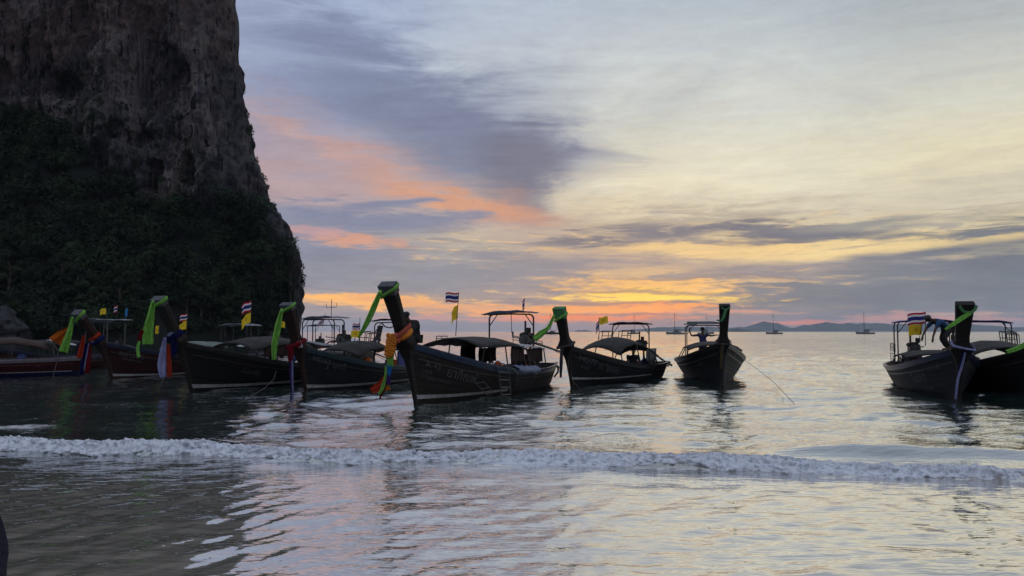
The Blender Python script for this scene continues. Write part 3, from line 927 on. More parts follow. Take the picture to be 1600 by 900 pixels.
def build_forest():
    g = np.random.default_rng(21)
    # ground under the trees
    xs = np.concatenate([np.linspace(-330, -180, 20), np.linspace(-176, -55.5, 100)])
    ks = np.linspace(0, 1.05, 34)
    Xg, Kg = np.meshgrid(xs, ks, indexing='ij')
    Yg, Zg = slope_point(Xg, Kg)
    Zg = Zg - 4.0 * (1 - smooth01(Kg, 0, 0.04))
    o = np_mesh('forest_slope', np.stack([Xg.ravel(), Yg.ravel(), Zg.ravel()], 1), grid_faces(len(xs), len(ks)), MAT['forest_floor'])
    tag(o, 'steep dark ground under the trees below the cliff', None, kind='structure')
    # the mass of crowns
    n = 760
    X = g.uniform(-185, -57, n)
    K = np.where(np.arange(n) < 600, g.uniform(0.10, 1.0, n) ** 0.9, g.uniform(-0.01, 0.12, n))
    Y, Z = slope_point(X, K)
    rr = g.uniform(2.0, 4.4, n)
    cen = np.stack([X, Y - 0.5, Z + rr * 0.75], 1)
    rad = np.stack([rr, rr, rr * g.uniform(0.7, 1.1, n)], 1)
    V1, F1 = leaf_cloud(cen, rad, (rr * rr * 26).astype(int), 0.42, g)
    # plants hanging on the ledges and along the skyline of the rock
    cz = np.concatenate([g.uniform(14, 34, 90), g.uniform(30, 60, 48), g.uniform(55, 96, 26)])
    ex = (cliff_edge(cz) - g.uniform(0.0, 2.4, len(cz)) - 1.3 * (cz < 34)) * 1.0
    ey = 206.0 + g.uniform(-1.5, 3, len(cz))
    r2 = np.where(cz < 34, g.uniform(0.9, 2.3, len(cz)), g.uniform(0.5, 1.5, len(cz)))
    V2, F2 = leaf_cloud(np.stack([ex, ey, cz], 1), np.stack([r2, r2, r2 * 1.25], 1), (r2 * r2 * 60 + 22).astype(int), 0.26, g)
    n3 = 150
    X3 = g.uniform(-140, -72, n3)
    Z3 = cliff_bound(X3) + np.abs(g.normal(0, 8, n3)) - 1
    ok = vnoise(X3 / 11, Z3 / 11, 3.3) > -0.05
    X3, Z3 = X3[ok], Z3[ok]
    Y3 = cliff_front(X3, Z3) - 0.3
    r3 = g.uniform(0.5, 1.7, len(X3))
    V3, F3 = leaf_cloud(np.stack([X3, Y3, Z3], 1), np.stack([r3, r3 * 0.7, r3 * 1.2], 1), (r3 * r3 * 55 + 20).astype(int), 0.28, g)
    X4 = g.uniform(-76, -54.5, 230)
    Z4 = g.uniform(0, 1, 230) ** 0.8 * np.interp(X4, [-76, -66, -60, -54.5], [26, 30, 30, 22])
    yy = cliff_front(np.minimum(X4, cliff_edge(Z4) - 9), Z4) + np.clip(X4 - (cliff_edge(Z4) - 9), 0, 9) ** 2 / 14 - 1.2
    X4 = np.minimum(X4, cliff_edge(Z4) - 0.9)
    r4 = g.uniform(1.0, 2.0, 230)
    V4, F4 = leaf_cloud(np.stack([X4, yy, Z4], 1), np.stack([r4, r4, r4], 1), (r4 * r4 * 34 + 20).astype(int), 0.36, g)
    V = np.concatenate([V1, V2, V3, V4])
    F = np.concatenate([F1, F2 + len(V1), F3 + len(V1) + len(V2), F4 + len(V1) + len(V2) + len(V3)])
    o = np_mesh('forest', V, F, MAT['foliage'], smooth=False)
    tag(o, 'dense dark forest climbing to the foot of the cliff', None, kind='stuff')


build_forest()


def build_trees():
    """the nearest trees, along the lower edge of the forest"""
    g = np.random.default_rng(8)
    kinds = []
    for q in range(4):
        h = [9.5, 8.0, 11.0, 7.0][q]
        mb = MB()
        mb.tube([(0, 0, -1.2), (0.15, 0.1, h * 0.25), (0.1, -0.2, h * 0.5), (0.4, 0.1, h * 0.8)], [0.34, 0.26, 0.2, 0.07], 7)
        cen, rad = [], []
        for b in range(8):
            a = b * 2.4 + q
            z0 = h * (0.32 + 0.055 * b)
            L = (2.8 - 0.16 * b) * (1.1 if q != 3 else 0.8)
            e = Vector((math.cos(a) * L, math.sin(a) * L, z0 + L * 0.55))
            mb.tube([(0.1, 0, z0), (e.x * 0.5, e.y * 0.5, z0 + L * 0.35), e], [0.13, 0.08, 0.03], 5)
            cen.append(tuple(e)); rad.append((1.5, 1.5, 1.05))
        cen.append((0.3, 0, h * 0.92)); rad.append((1.7, 1.7, 1.3))
        V, F = leaf_cloud(cen, rad, [230] * len(cen), 0.30, g)
        me = bpy.data.meshes.new('crown')
        root = thing('broadleaf_tree', ['tall dark broadleaf tree in the forest edge below the cliff', 'spreading dark broadleaf tree in the forest edge below the cliff', 'tallest kind of dark tree in the forest edge below the cliff', 'small rounded dark tree in the forest edge below the cliff'][q], 'tree', (0, 0, 0), 0, 'trees at the foot of the cliff')
        mb.build('trunk', MAT['bark'], root)
        np_mesh('crown', V, F, MAT['foliage'], False, root)
        bpy.data.meshes.remove(me)
        kinds.append(root)
    spots = []
    for i in range(34):
        X = -166 + i * 3.15 + g.uniform(-1.0, 1.0)
        K = 0.02 + 0.30 * g.random()
        Y, Z = slope_point(np.array([X]), np.array([K]))
        spots.append((X, Y[0], Z[0]))
    for i, (X, Y, Z) in enumerate(spots):
        src = kinds[i % 4]
        if i < 4:
            r_ = src
        else:
            r_ = src.copy()
            COL.objects.link(r_)
            for ch in list(src.children):
                c = ch.copy(); COL.objects.link(c); c.parent = r_
        r_.location = (X, Y, Z)
        r_.rotation_euler = (0, 0, g.uniform(0, 6.28))
        s = g.uniform(0.8, 1.15)
        r_.scale = (s, s, s)
    # shore rocks at far left
    for i, (px, py, Y, w, h) in enumerate([(4, 516, 150, 5.4, 7.0), (28, 519, 152, 3.0, 4.6)]):
        p = at(px, 518, Y)
        mb = MB()
        rings = []
        for a in range(21):
            th = a / 20
            rr = w * (1 - 0.75 * th) * (1 - th ** 6) ** 0.5 + 0.05
            ring = []
            for b in range(34):
                ph = 2 * PI * b / 34
                rr2 = rr * (1 + 0.40 * vnoise(math.cos(ph) * 1.6 + i * 7, math.sin(ph) * 1.6, th * 4) + 0.28 * vnoise(math.cos(ph) * 4, math.sin(ph) * 4 + i, th * 7) + 0.14 * vnoise(math.cos(ph) * 9, math.sin(ph) * 9 + i, th * 14))
                ring.append((p.x + math.cos(ph) * rr2, p.y + math.sin(ph) * rr2, -1 + th * (h + 1)))
            rings.append(ring)
        mb.loft(rings)
        o = mb.build('shore_rock', MAT['grey_rock'], smooth=False)
        tag(o, ['tall grey rock standing at the shore at the left edge', 'lower grey rock leaning on the tall shore rock'][i], 'rock')


build_trees()


def build_haze():
    mb = MB()
    mb.box((0, 5950, 85), (31600, 12310, 180))
    m, t = new_mat('haze')
    v = N(t, 'ShaderNodeVolumePrincipled', {'Color': (0.72, 0.80, 0.95, 1), 'Density': 0.5e-4, 'Anisotropy': 0.2})
    t.links.new(v.outputs[0], N(t, 'ShaderNodeOutputMaterial').inputs['Volume'])
    o = mb.build('haze', m)
    tag(o, 'thin evening haze over the sea', None, kind='stuff')


HAZE = True
if HAZE:
    build_haze()

# ------------------------------------------------------------------ longtail boats
class Boat:
    def __init__(s, label, bow_px, head, L, B=2.25, gb=1.62, gm=0.70, gs=0.82, top=2.9, group='longtail boats moored in the bay', bow=None, **kw):
        s.L, s.B, s.gb, s.gm, s.gs, s.top = L, B, gb, gm, gs, top
        s.kw = kw
        h = Vector((head[0], head[1], 0)).normalized()
        s.h = h
        if bow is None:
            d = ray(*bow_px)
            k = -CAM_H / d.z
            bow = Vector((d.x * k, d.y * k, 0))
        else:
            bow = Vector((bow[0], bow[1], 0))
        s.loc = bow - h * L
        s.rz = math.atan2(h.y, h.x)
        if 'top_px' in kw:            # lean and height of the prow as seen
            tx, ty = kw['top_px']
            for _ in range(30):
                q = bow + h * (s.stem(s.top) - L)
                Y = q.y
                d = ray(tx, ty); k = Y / d.y
                s.top = CAM_H + d.z * k
                lo, hi = 0.0, 0.25
                for __ in range(24):
                    mid = (lo + hi) / 2
                    s.kw['rake'] = mid
                    q = bow + h * (s.stem(s.top) - L)
                    if 800 + 0.5 + F_PX * q.x / q.y * 1.0 > 800 + F_PX * d.x / d.y: lo = mid
                    else: hi = mid
        s.root = thing('longtail_boat', label, 'boat', s.loc, s.rz, group)
        s.mw = Matrix.Translation(s.loc) @ Matrix.Rotation(s.rz, 4, 'Z')

    def w(s, x, y, z):
        return s.mw @ Vector((x, y, z))

    def local(s, p):
        return s.mw.inverted() @ Vector(p)

    # --- shape
    def stem(s, z):
        return s.L + 0.27 * z + s.kw.get('rake', 0.045) * max(z, 0) ** 2

    def gun(s, u):
        if u < 0.3:
            return s.gm + (s.gs - s.gm) * (1 - u / 0.3) ** 2
        return s.gm + (s.gb - s.gm) * ((u - 0.3) / 0.7) ** 2.3

    def half(s, u):
        b = s.B / 2
        if u < 0.36:
            return b * (1 - 0.52 * (1 - u / 0.36) ** 2.6)
        return b * max(0.0, 1 - ((u - 0.36) / 0.64) ** 2.7) + 0.05

    def pt(s, u, t, side=1, off=0.0):
        zk = -0.4 + 0.25 * max(0, u - 0.8) / 0.2
        g = s.gun(u)
        z = zk + (g - zk) * t
        e = 0.34 + 0.55 * u ** 3
        y = s.half(u) * max(t, 0.0) ** e
        x = u * s.L
        x += (s.stem(z) - s.L) * max(0, (u - 0.55) / 0.45) ** 2
        x -= 0.32 * max(0.0, z) * max(0, 1 - u / 0.25) ** 2
        if off:
            y += off
        return (x, side * y, z)

    def deck_z(s, u):
        return s.gun(u) - (0.40 if u < 0.78 else 0.40 - 0.30 * smooth01(u, 0.78, 0.84))

    def build_hull(s):
        k = s.kw
        us = [i / 40 for i in range(41)]
        # lapped planks: each strake stands a little proud of the one below
        ts = [0, .08, .18, .3, .40, .402, .50, .502, .60, .602, .70, .702, .80, .802, .90, .902, 1.0]
        lap = [0, 0, 0, 0, .004] + [.020, .004] * 6
        mb = MB()
        for side in (1, -1):
            mb.grid([[s.pt(u, t, side, l * min(1, (1 - u) * 8)) for t, l in zip(ts, lap)] for u in us])
        mb.add([s.pt(0, t, 1) for t in ts] + [s.pt(0, t, -1) for t in reversed(ts)], [tuple(range(2 * len(ts)))])   # transom
        o = mb.build('hull', MAT[k.get('hull', 'hull_brown')], s.root, smooth=False)
        # inside walls and deck
        mb = MB()
        rows = []
        for u in us[:-1]:
            dz = s.deck_z(u)
            x, y, z = s.pt(u, 1.0)
            yy = max(y - 0.05, 0.01)
            zk = -0.4 + 0.25 * max(0, u - 0.8) / 0.2
            yd = max(min(yy - 0.06, s.pt(u, (dz - zk) / (z - zk), 1)[1] - 0.05), 0.008)
            rows.append([(x, yy, z - 0.01), (x, yd, dz), (x, 0, dz + 0.02), (x, -yd, dz), (x, -yy, z - 0.01)])
        mb.grid(rows)
        mb.build('deck', MAT[k.get('deck', 'deck_wood')], s.root)
        # gunwale: capping rail with a painted band under it
        for side in (1, -1):
            mb = MB()
            rings = []
            for u in us:
                x, y, z = s.pt(u, 1.0, side)
                a, bx = (0.035, 0.07)
                hgt = k.get('trim_h', 0.13)
                ring = []
                for dy, dz in ((-0.05, 0.035), (0.055, 0.035), (0.055, -0.01), (0.035, -hgt), (-0.005, -hgt), (-0.05, -0.01)):
                    t = 1.0 if dz > -0.05 else 1 + dz / (s.gun(u) + 0.4)
                    q = s.pt(u, t, side)
                    ring.append((q[0], q[1] + side * dy, z + dz))
                rings.append(ring)
            mb.loft(rings)
            mb.build('gunwale', MAT[k.get('trim', 'trim_blue')], s.root)
            # second thin rubbing strake lower down
            mb = MB()
            mb.tube([s.pt(u, 0.80, side, 0.0) for u in us[1:-1]], 0.028, 5)
            mb.build('rubbing_strake', MAT[k.get('strake', 'trim_dark')], s.root)
            if k.get('stripe', True):
                mb = MB()
                z0, z1 = k.get('stripe_z', (0.10, 0.17))
                rows = []
                for u in us[1:]:
                    if u < k.get('stripe_u', 0.35): continue
                    zk = -0.4 + 0.25 * max(0, u - 0.8) / 0.2
                    g = s.gun(u)
                    lift = 0.10 * max(0, (u - 0.7) / 0.3) ** 2
                    rows.append([s.pt(u, (z - zk) / (g - zk), side, 0.028) for z in (z0 + lift * 0.6, z1 + lift)])
                mb.grid(rows)
                mb.build('waterline_stripe', MAT['paint_white'], s.root)
        # thwarts
        for u in k.get('benches', (0.3, 0.42, 0.54, 0.66)):
            x = u * s.L
            yy = s.half(u) - 0.12
            z = s.gun(u) - 0.17
            mb = MB()
            mb.box((x, 0, z), (0.30, 2 * yy, 0.04))
            mb.build('bench', MAT[k.get('bench', 'deck_wood')], s.root)

    def prow_sec(s, z, grow=1.0):
        g = s.gb
        ztop = s.top
        x = s.stem(z)
        if z < g:
            f = max(0, (z + 0.4) / (g + 0.4))
            nk = math.exp(-((g - z) / 0.22) ** 2)
            wy, wx = 0.045 + 0.09 * f ** 3 + 0.13 * nk, 0.07 + 0.04 * f + 0.05 * nk
        else:
            f = (z - g) / (ztop - g)
            dip = math.exp(-(f / 0.13) ** 2)
            wy = 0.135 + 0.08 * f ** 1.2 + 0.13 * dip
            wx = 0.11 + 0.05 * dip - 0.015 * f
        k = s.kw.get('prow_w', 1.0)
        return x, wx * grow, wy * grow * k

    def build_prow(s):
        k = s.kw
        zs = [-0.35, 0, 0.4, 0.8, s.gb - 0.5, s.gb - 0.2, s.gb - 0.05] + [s.gb + (s.top - s.gb) * f for f in (0.04, 0.1, 0.18, 0.28, 0.4, 0.55, 0.7, 0.85, 1.0)]
        mb = MB()
        rings = []
        for z in zs:
            x, wx, wy = s.prow_sec(z)
            sl = 0.27 + 2 * s.kw.get('rake', 0.045) * max(z, 0)
            c = 0.028 if z > s.gb else 0.015
            ring = []
            for sx, sy in ((1, 1), (-1, 1), (-1, -1), (1, -1)):
                px_, py_ = (sx * wx), (sy * wy)
                ctr = Vector((x - (0.06 if z < s.gb else 0.05), 0, z))
                pts_ = [(px_, py_ - sy * c), (px_ - sx * c, py_)]
                if sx * sy < 0: pts_.reverse()
                for ax, ay in pts_:
                    ring.append(ctr + Vector((ax, ay, -ax * sl * (1 if z > s.gb else 0.3))))
            rings.append(ring)
        mb.loft(rings)
        o = mb.build('prow', MAT[k.get('prow', 'prow_wood')], s.root)
        if k.get('cap'):
            h = k.get('cap_h', 0.22)
            mb = MB()
            rings = []
            for z in (s.top - h, s.top - h * 0.5, s.top + 0.012):
                x, wx, wy = s.prow_sec(z, 1.0)
                wx += 0.008; wy += 0.008
                sl = 0.27 + 2 * s.kw.get('rake', 0.045) * z
                rings.append([Vector((x - 0.05 + sx * wx, sy * wy, z - sx * wx * sl)) for sx, sy in ((1, 1), (-1, 1), (-1, -1), (1, -1))])
            mb.loft(rings)
            mb.build('prow_cap', MAT[k['cap']], s.root)

    def roof(s, zs, hw, drop, mat, posts, name='roof', n=14, sag=0.02, edge=True):
        xa, xb = zs[0][0], zs[-1][0]
        P = []
        for i in range(n + 1):
            x = xa + (xb - xa) * i / n
            zc = float(np.interp(x, sorted(q[0] for q in zs), [q[1] for q in sorted(zs)]))
            row = []
            for j in range(9):
                v = -1 + j / 4
                row.append((x, v * hw, zc - drop * abs(v) ** 2.2 + sag * math.sin(x * 7 + j)))
            P.append(row)
        mb = MB()
        mb.grid(P)
        r = mb.build(name, MAT[mat], s.root, smooth=True, solid=0.035)
        for x in posts:
            i = min(range(n + 1), key=lambda q: abs(P[q][0][0] - x))
            u = x / s.L
            for j, side in ((0, -1), (8, 1)):
                q = P[i][j]
                yb = s.half(u) - 0.07
                mb = MB()
                mb.tube([(x, side * yb, s.gun(u) - 0.05), (x, q[1] * 0.97, q[2] + 0.01)], 0.022, 6)
                mb.build('roof_post', MAT['dark_pipe'], s.root)
        return P

    def hoop(s, x, hw, zt, r=0.025, mat='dark_pipe', base=None):
        u = x / s.L
        zb = base if base is not None else s.gun(u) - 0.1
        c = 0.16
        pts = [(x, -hw, zb), (x, -hw, zt - c)] + [(x, -hw + c - c * math.cos(a), zt - c + c * math.sin(a)) for a in (0.4, 0.8, 1.2)] + [(x, -hw + c, zt), (x, 0, zt + 0.015), (x, hw - c, zt)] + [(x, hw - c + c * math.sin(a), zt - c + c * math.cos(a)) for a in (0.4, 0.8, 1.2)] + [(x, hw, zt - c), (x, hw, zb)]
        mb = MB()
        mb.tube(pts, r, 6)
        return mb.build('canopy_hoop', MAT[mat], s.root)

    def rear_frame(s, xs, hw, zt, awning=None, aw=(0.4, 0.4, 0.1, 0.0), mat='dark_pipe', thick=0.03, r=0.025):
        for x in xs:
            s.hoop(x, hw, zt, r, mat)
        if len(xs) > 1:
            for y in (-hw + 0.12, hw - 0.12):
                mb = MB()
                mb.tube([(xs[0], y, zt - 0.01), (xs[-1], y, zt - 0.01)], r * 0.8, 6)
                mb.build('canopy_bar', MAT[mat], s.root)
        for sy in (-1, 1):      # little corner braces
            mb = MB()
            mb.tube([(xs[0], sy * hw, zt - 0.42), (xs[0], sy * (hw - 0.3), zt - 0.02)], r * 0.6, 5)
            mb.build('corner_brace', MAT[mat], s.root)
        if awning:
            f, b, up, tilt = aw
            xa, xb = min(xs) - b, max(xs) + f
            P = []
            for i in range(8):
                x = xa + (xb - xa) * i / 7
                row = []
                for j in range(9):
                    v = -1 + j / 4
                    droop = -0.05 * math.sin(PI * (i / 7)) * (1 - v * v) - 0.09 * abs(v) ** 3
                    row.append((x, v * (hw + s.kw.get('aw_out', 0.06)), zt + 0.05 + up + droop + tilt * v + 0.014 * math.sin(i * 2.3 + j * 1.7)))
                P.append(row)
            mb = MB()
            mb.grid(P)
            mb.build('awning', MAT[awning], s.root, smooth=True, solid=thick)

    def engine(s, x=0.9, z=1.45, y=0.0, shaft=(-3.1, 0.35), scale=1.0, swing=0.0):
        k = scale
        eng = MB()
        eng.box((x, y, z), (0.52 * k, 0.30 * k, 0.26 * k))
        eng.box((x + 0.10 * k, y, z + 0.19 * k), (0.30 * k, 0.24 * k, 0.14 * k), taper=0.8)
        eng.box((x - 0.18 * k, y + 0.05, z + 0.17 * k), (0.16 * k, 0.16 * k, 0.12 * k))
        for i in range(4):
            eng.ball((x - 0.2 * k + 0.13 * i * k, y + (-1) ** i * 0.14 * k, z + (0.12 + 0.05 * (i % 2)) * k), 0.07 * k, 7, 5, jit=0.15)
        for i in range(5):
            eng.tube([(x + random.uniform(-.25, .2) * k, y + random.uniform(-.15, .15), z + 0.05), (x + random.uniform(-.25, .25) * k, y + random.uniform(-.2, .2), z + 0.22 * k), (x + random.uniform(-.3, .2) * k, y + random.uniform(-.2, .2), z + 0.1)], 0.015, 5)
        eng.box((x, y, z - 0.17 * k), (0.62 * k, 0.22 * k, 0.05))
        e = eng.build('engine', MAT['engine_iron'], s.root)
        m = MB()
        m.tube([(x + 0.29 * k, y, z + 0.02), (x + 0.34 * k, y, z + 0.02)], 0.17 * k, 14)
        m.tube([(x + 0.33 * k, y, z + 0.02), (x + 0.40 * k, y, z + 0.02)], 0.07 * k, 10)
        m.build('flywheel', MAT['steel'], e)
        m = MB()
        m.tube([(x - 0.02, y - 0.1, z + 0.2 * k), (x - 0.03, y - 0.1, z + 0.62 * k)], 0.032 * k, 7)
        m.build('exhaust_pipe', MAT['engine_iron'], e)
        m = MB()
        m.tube([(x + 0.18 * k, y + 0.12, z + 0.24 * k), (x + 0.18 * k, y + 0.12, z + 0.40 * k)], 0.075 * k, 9)
        m.build('air_filter', MAT['engine_iron'], e)
        m = MB()
        m.tube([(x - 0.25, y, 0.55), (x - 0.25, y, z - 0.15)], 0.045, 7)
        m.tube([(x - 0.45, y, s.gun(0.08) - 0.1), (x - 0.25, y, z - 0.25)], 0.03, 6)
        m.build('engine_pivot', MAT['steel'], s.root)
        m = MB()
        m.tube([(x + 0.25 * k, y + 0.05, z + 0.05), (x + 0.9 * k, y + 0.08, z + 0.12), (x + 1.35 * k, y + 0.1, z + 0.16)], 0.02, 6)
        m.build('tiller', MAT['steel'], s.root)
        a = Vector((x - 0.28, y, z - 0.05))
        b = Vector((shaft[0], y + swing, shaft[1]))
        m = MB()
        m.tube([a, a.lerp(b, 0.5), b], [0.055, 0.045, 0.032], 8)
        m.tube([a.lerp(b, 0.55) + Vector((0, 0, -0.03)), a.lerp(b, 0.97) + Vector((0, 0, -0.14))], 0.014, 5)
        sh = m.build('tail_shaft', MAT['steel'], s.root)
        m = MB()
        d = (b - a).normalized()
        m.tube([b - d * 0.06, b + d * 0.1], 0.035, 8)
        u_ = d.cross(Vector((0, 0, 1))).normalized()
        v_ = d.cross(u_)
        for q in range(3):
            an = q * 2 * PI / 3 + 0.4
            ax = u_ * math.cos(an) + v_ * math.sin(an)
            tx = d.cross(ax)
            P = []
            for i in range(5):
                f = i / 4
                wd = 0.055 * math.sin(PI * (0.15 + 0.75 * f)) + 0.01
                c = b + ax * (0.03 + 0.13 * f)
                tw = tx * math.cos(0.6) + d * math.sin(0.6)
                P.append([c - tw * wd, c + d * 0.012, c + tw * wd])
            m.grid(P)
        m.build('propeller', MAT['steel'], sh, solid=0.008)

    def deck_rail(s, x0, x1, y, z0, h, n=3, mat='dark_pipe', r=0.014, slope=0.0):
        m = MB()
        m.tube([(x0, y, z0), (x0, y, z0 + h), (x1, y, z0 + h + slope), (x1, y, z0 + slope)], r, 5)
        m.tube([(x0, y, z0 + h * 0.5), (x1, y, z0 + h * 0.5 + slope)], r * 0.8, 5)
        for i in range(1, n):
            x = x0 + (x1 - x0) * i / n
            m.tube([(x, y, z0 + slope * i / n), (x, y, z0 + h + slope * i / n)], r * 0.8, 5)
        return m.build('roof_rail', MAT[mat], s.root)

    def seat_frame(s, x, y, z, w=0.45, h=0.4, lean=0.15, mat='dark_pipe'):
        """tubular chair frame standing on the roof"""
        m = MB()
        for dy in (0, w):
            m.tube([(x, y + dy, z), (x - lean, y + dy, z + h), (x - lean - 0.06, y + dy, z + h + 0.02)], 0.017, 5)
            m.tube([(x + 0.3, y + dy, z), (x + 0.3 - lean * 0.6, y + dy, z + h * 0.9), (x - lean, y + dy, z + h)], 0.015, 5)
        m.tube([(x - lean, y, z + h), (x - lean, y + w, z + h)], 0.017, 5)
        m.tube([(x - lean * 0.5, y, z + h * 0.45), (x - lean * 0.5, y + w, z + h * 0.45)], 0.015, 5)
        m.tube([(x + 0.3 - lean * 0.6, y, z + h * 0.9), (x + 0.3 - lean * 0.6, y + w, z + h * 0.9)], 0.015, 5)
        return m.build('chair_frame', MAT[mat], s.root)

    def curtain(s, x0, x1, y, z0, z1, mat='curtain_brown'):
        P = []
        for i in range(13):
            f = i / 12
            x = x0 + (x1 - x0) * f
            P.append([(x + 0.03 * math.sin(g_ * 5 + i), y + 0.035 * math.sin(i * 1.9) * (1 - 0.4 * g_) - 0.02 * g_, z1 + (z0 - z1) * g_ + (0.05 * math.sin(i * 1.3) if g_ == 1 else 0)) for g_ in (0, .25, .5, .75, 1)])
        m = MB()
        m.grid(P)
        return m.build('side_curtain', MAT[mat], s.root, smooth=True, solid=0.01)

    def lettering(s, body, u0, drop, size, side=1, mat='letter_grey', font_shear=0.0, name='lettering', spacing=1.0):
        """paint the words on the side, along the sheer"""
        cu = bpy.data.curves.new('letters', 'FONT')
        cu.body = body
        cu.size = size
        cu.shear = font_shear
        cu.resolution_u = 2
        cu.space_character = spacing
        to = bpy.data.objects.new('letters', cu)
        COL.objects.link(to)
        dg = bpy.context.evaluated_depsgraph_get()
        me = bpy.data.meshes.new_from_object(to.evaluated_get(dg))
        bpy.data.objects.remove(to)
        bm = bmesh.new()
        bm.from_mesh(me)
        bmesh.ops.triangulate(bm, faces=bm.faces)
        bmesh.ops.subdivide_edges(bm, edges=[e for e in bm.edges if e.calc_length() > size * 0.5], cuts=1)
        for v in bm.verts:
            tx, tz = v.co.x, v.co.y
            u = u0 - side * tx / s.L
            g = s.gun(u)
            zk = -0.4 + 0.25 * max(0, u - 0.8) / 0.2
            z = g - drop + tz
            v.co = s.pt(u, (z - zk) / (g - zk), side, 0.030)
        bm.to_mesh(me)
        bm.free()
        me.materials.clear()
        me.materials.append(MAT[mat])
        me.name = name
        o = bpy.data.objects.new(name, me)
        COL.objects.link(o)
        o.parent = s.root
        return o


def uv_grid(o, n, m):
    me = o.data
    uv = me.uv_layers.new(name='UVMap')
    for lp in me.loops:
        i, j = divmod(lp.vertex_index, m)
        uv.data[lp.index].uv = (i / (n - 1), j / (m - 1))


def cloth_flag(parent, top, length, height, mat, name, dirv=(-1, 0, -0.15), ripple=0.05, phase=0.0, droop=0.0):
    d = Vector(dirv).normalized()
    n, m_ = 12, 6
    side = Vector((d.y, -d.x, 0)).normalized()
    P = []
    for i in range(n):
        f = i / (n - 1)
        row = []
        for j in range(m_):
            g_ = j / (m_ - 1)
            p = Vector(top) - Vector((0, 0, height * (1 - g_))) + d * (length * f)
            p += side * (ripple * math.sin(f * 7 + phase + g_ * 0.8) * f ** 0.6)
            p.z -= droop * f * f * height + 0.02 * math.sin(f * 6 + phase)
            row.append(p)
        P.append(row)
    mb = MB()
    mb.grid(P)
    o = mb.build(name, MAT[mat], parent, smooth=True, fix=False)
    uv_grid(o, n, m_)
    return o


def flagpole(label, base, top, flags, r=0.014, mat='dark_pipe'):
    """a thin staff with cloth on it; flags: (metres below the top, length, height, material, part name, direction, ripple, phase, droop)"""
    base, top = Vector(base), Vector(top)
    root = thing('flag', label, 'flag', base, 0, 'flags flown on the longtail boats')
    mb = MB()
    mb.tube([(0, 0, 0), top - base], [r, r * 0.7], 6)
    mb.build('staff', MAT[mat], root)
    for dz, ln, ht, mt, nm, dv, rp, ph, dr in flags:
        f = dz / max((top - base).length, 0.01)
        p = (top - base) * (1 - f)
        cloth_flag(root, p + Vector(dv).normalized() * 0.012, ln, ht, mt, nm, dv, rp, ph, dr)
    return root


def strip(name, pts, widths, mat, parent=None, fold=0.03, waves=2.0, view=True, n=26, wdir=None, jag=0.0):
    """a length of gathered cloth following pts"""
    pts = [Vector(p) for p in pts]
    # resample
    acc = [0]
    for a, b in zip(pts[:-1], pts[1:]): acc.append(acc[-1] + (b - a).length)
    tot = acc[-1]
    sm = []
    for i in range(n):
        t = tot * i / (n - 1)
        k = max(q for q in range(len(acc) - 1) if acc[q] <= t + 1e-9)
        f = (t - acc[k]) / max(acc[k + 1] - acc[k], 1e-9)
        p0, p1, p2, p3 = pts[max(k - 1, 0)], pts[k], pts[k + 1], pts[min(k + 2, len(pts) - 1)]
        sm.append(0.5 * ((2 * p1) + (p2 - p0) * f + (2 * p0 - 5 * p1 + 4 * p2 - p3) * f * f + (3 * p1 - p0 - 3 * p2 + p3) * f ** 3))
    P = []
    ph = random.uniform(0, 6)
    for i, p in enumerate(sm):
        f = i / (n - 1)
        d = (sm[min(i + 1, n - 1)] - sm[max(i - 1, 0)]).normalized()
        if wdir is not None:
            wd = Vector(wdir)
        else:
            vd = (p - Vector((0, 0, CAM_H))).normalized()
            wd = d.cross(vd)
        wd = (wd - d * wd.dot(d)).normalized()
        nn_ = d.cross(wd)
        w_ = float(np.interp(f, np.linspace(0, 1, len(widths)), widths))
        row = []
        for j in range(9):
            v = -1 + j / 4
            row.append(p + wd * (w_ / 2 * v) + nn_ * (min(fold, w_ * 0.35) * math.sin(v * waves * PI + ph + f * 2.2)) + d * (jag * v * (1 if i == n - 1 else 0)))
        P.append(row)
    mb = MB()
    mb.grid(P)
    return mb.build(name, MAT[mat], parent, smooth=True, solid=0.006)


def prow_band(b, parent, z, h, tilt, mat, name='band', grow=1.06, pad=0.018, bumps=0.0):
    """cloth bound round the prow (world coordinates)"""
    rings = []
    for q in (0, 0.33, 0.66, 1.0):
        z0 = z - h / 2 + h * q
        ring = []
        for k in range(20):
            a = 2 * PI * k / 20 + PI / 4
            cx_, cy_ = math.cos(a), math.sin(a)
            mx = max(abs(cx_), abs(cy_)) ** 0.85
            ux, uy = cx_ / mx, cy_ / mx
            zz = z0 + tilt * uy
            x, wx, wy = b.prow_sec(zz, grow)
            bul = pad * (1 + 0.8 * math.sin(PI * q)) + bumps * vnoise(a * 2.2, zz * 14, z * 3)
            sl = 0.27 + 2 * b.kw.get('rake', 0.045) * max(zz, 0)
            wx = wx + bul; wy = wy + bul
            ring.append(b.w(x - 0.05 + ux * wx, uy * wy, zz - ux * wx * sl))
        rings.append(ring)
    mb = MB()
    mb.loft(rings, cap=False)
    return mb.build(name, MAT[mat], parent, smooth=True, solid=0.006)


def ribbon_thing(label, name='prow_ribbon', group='ribbons tied round the prows'):
    return thing(name, label, 'ribbon', (0, 0, 0), 0, group)


def set_origin(root, p):
    """move the Empty to the thing's own place without moving its parts"""
    p = Vector(p)
    root.location = p
    for c in root.children:
        c.data.transform(Matrix.Translation(-p))


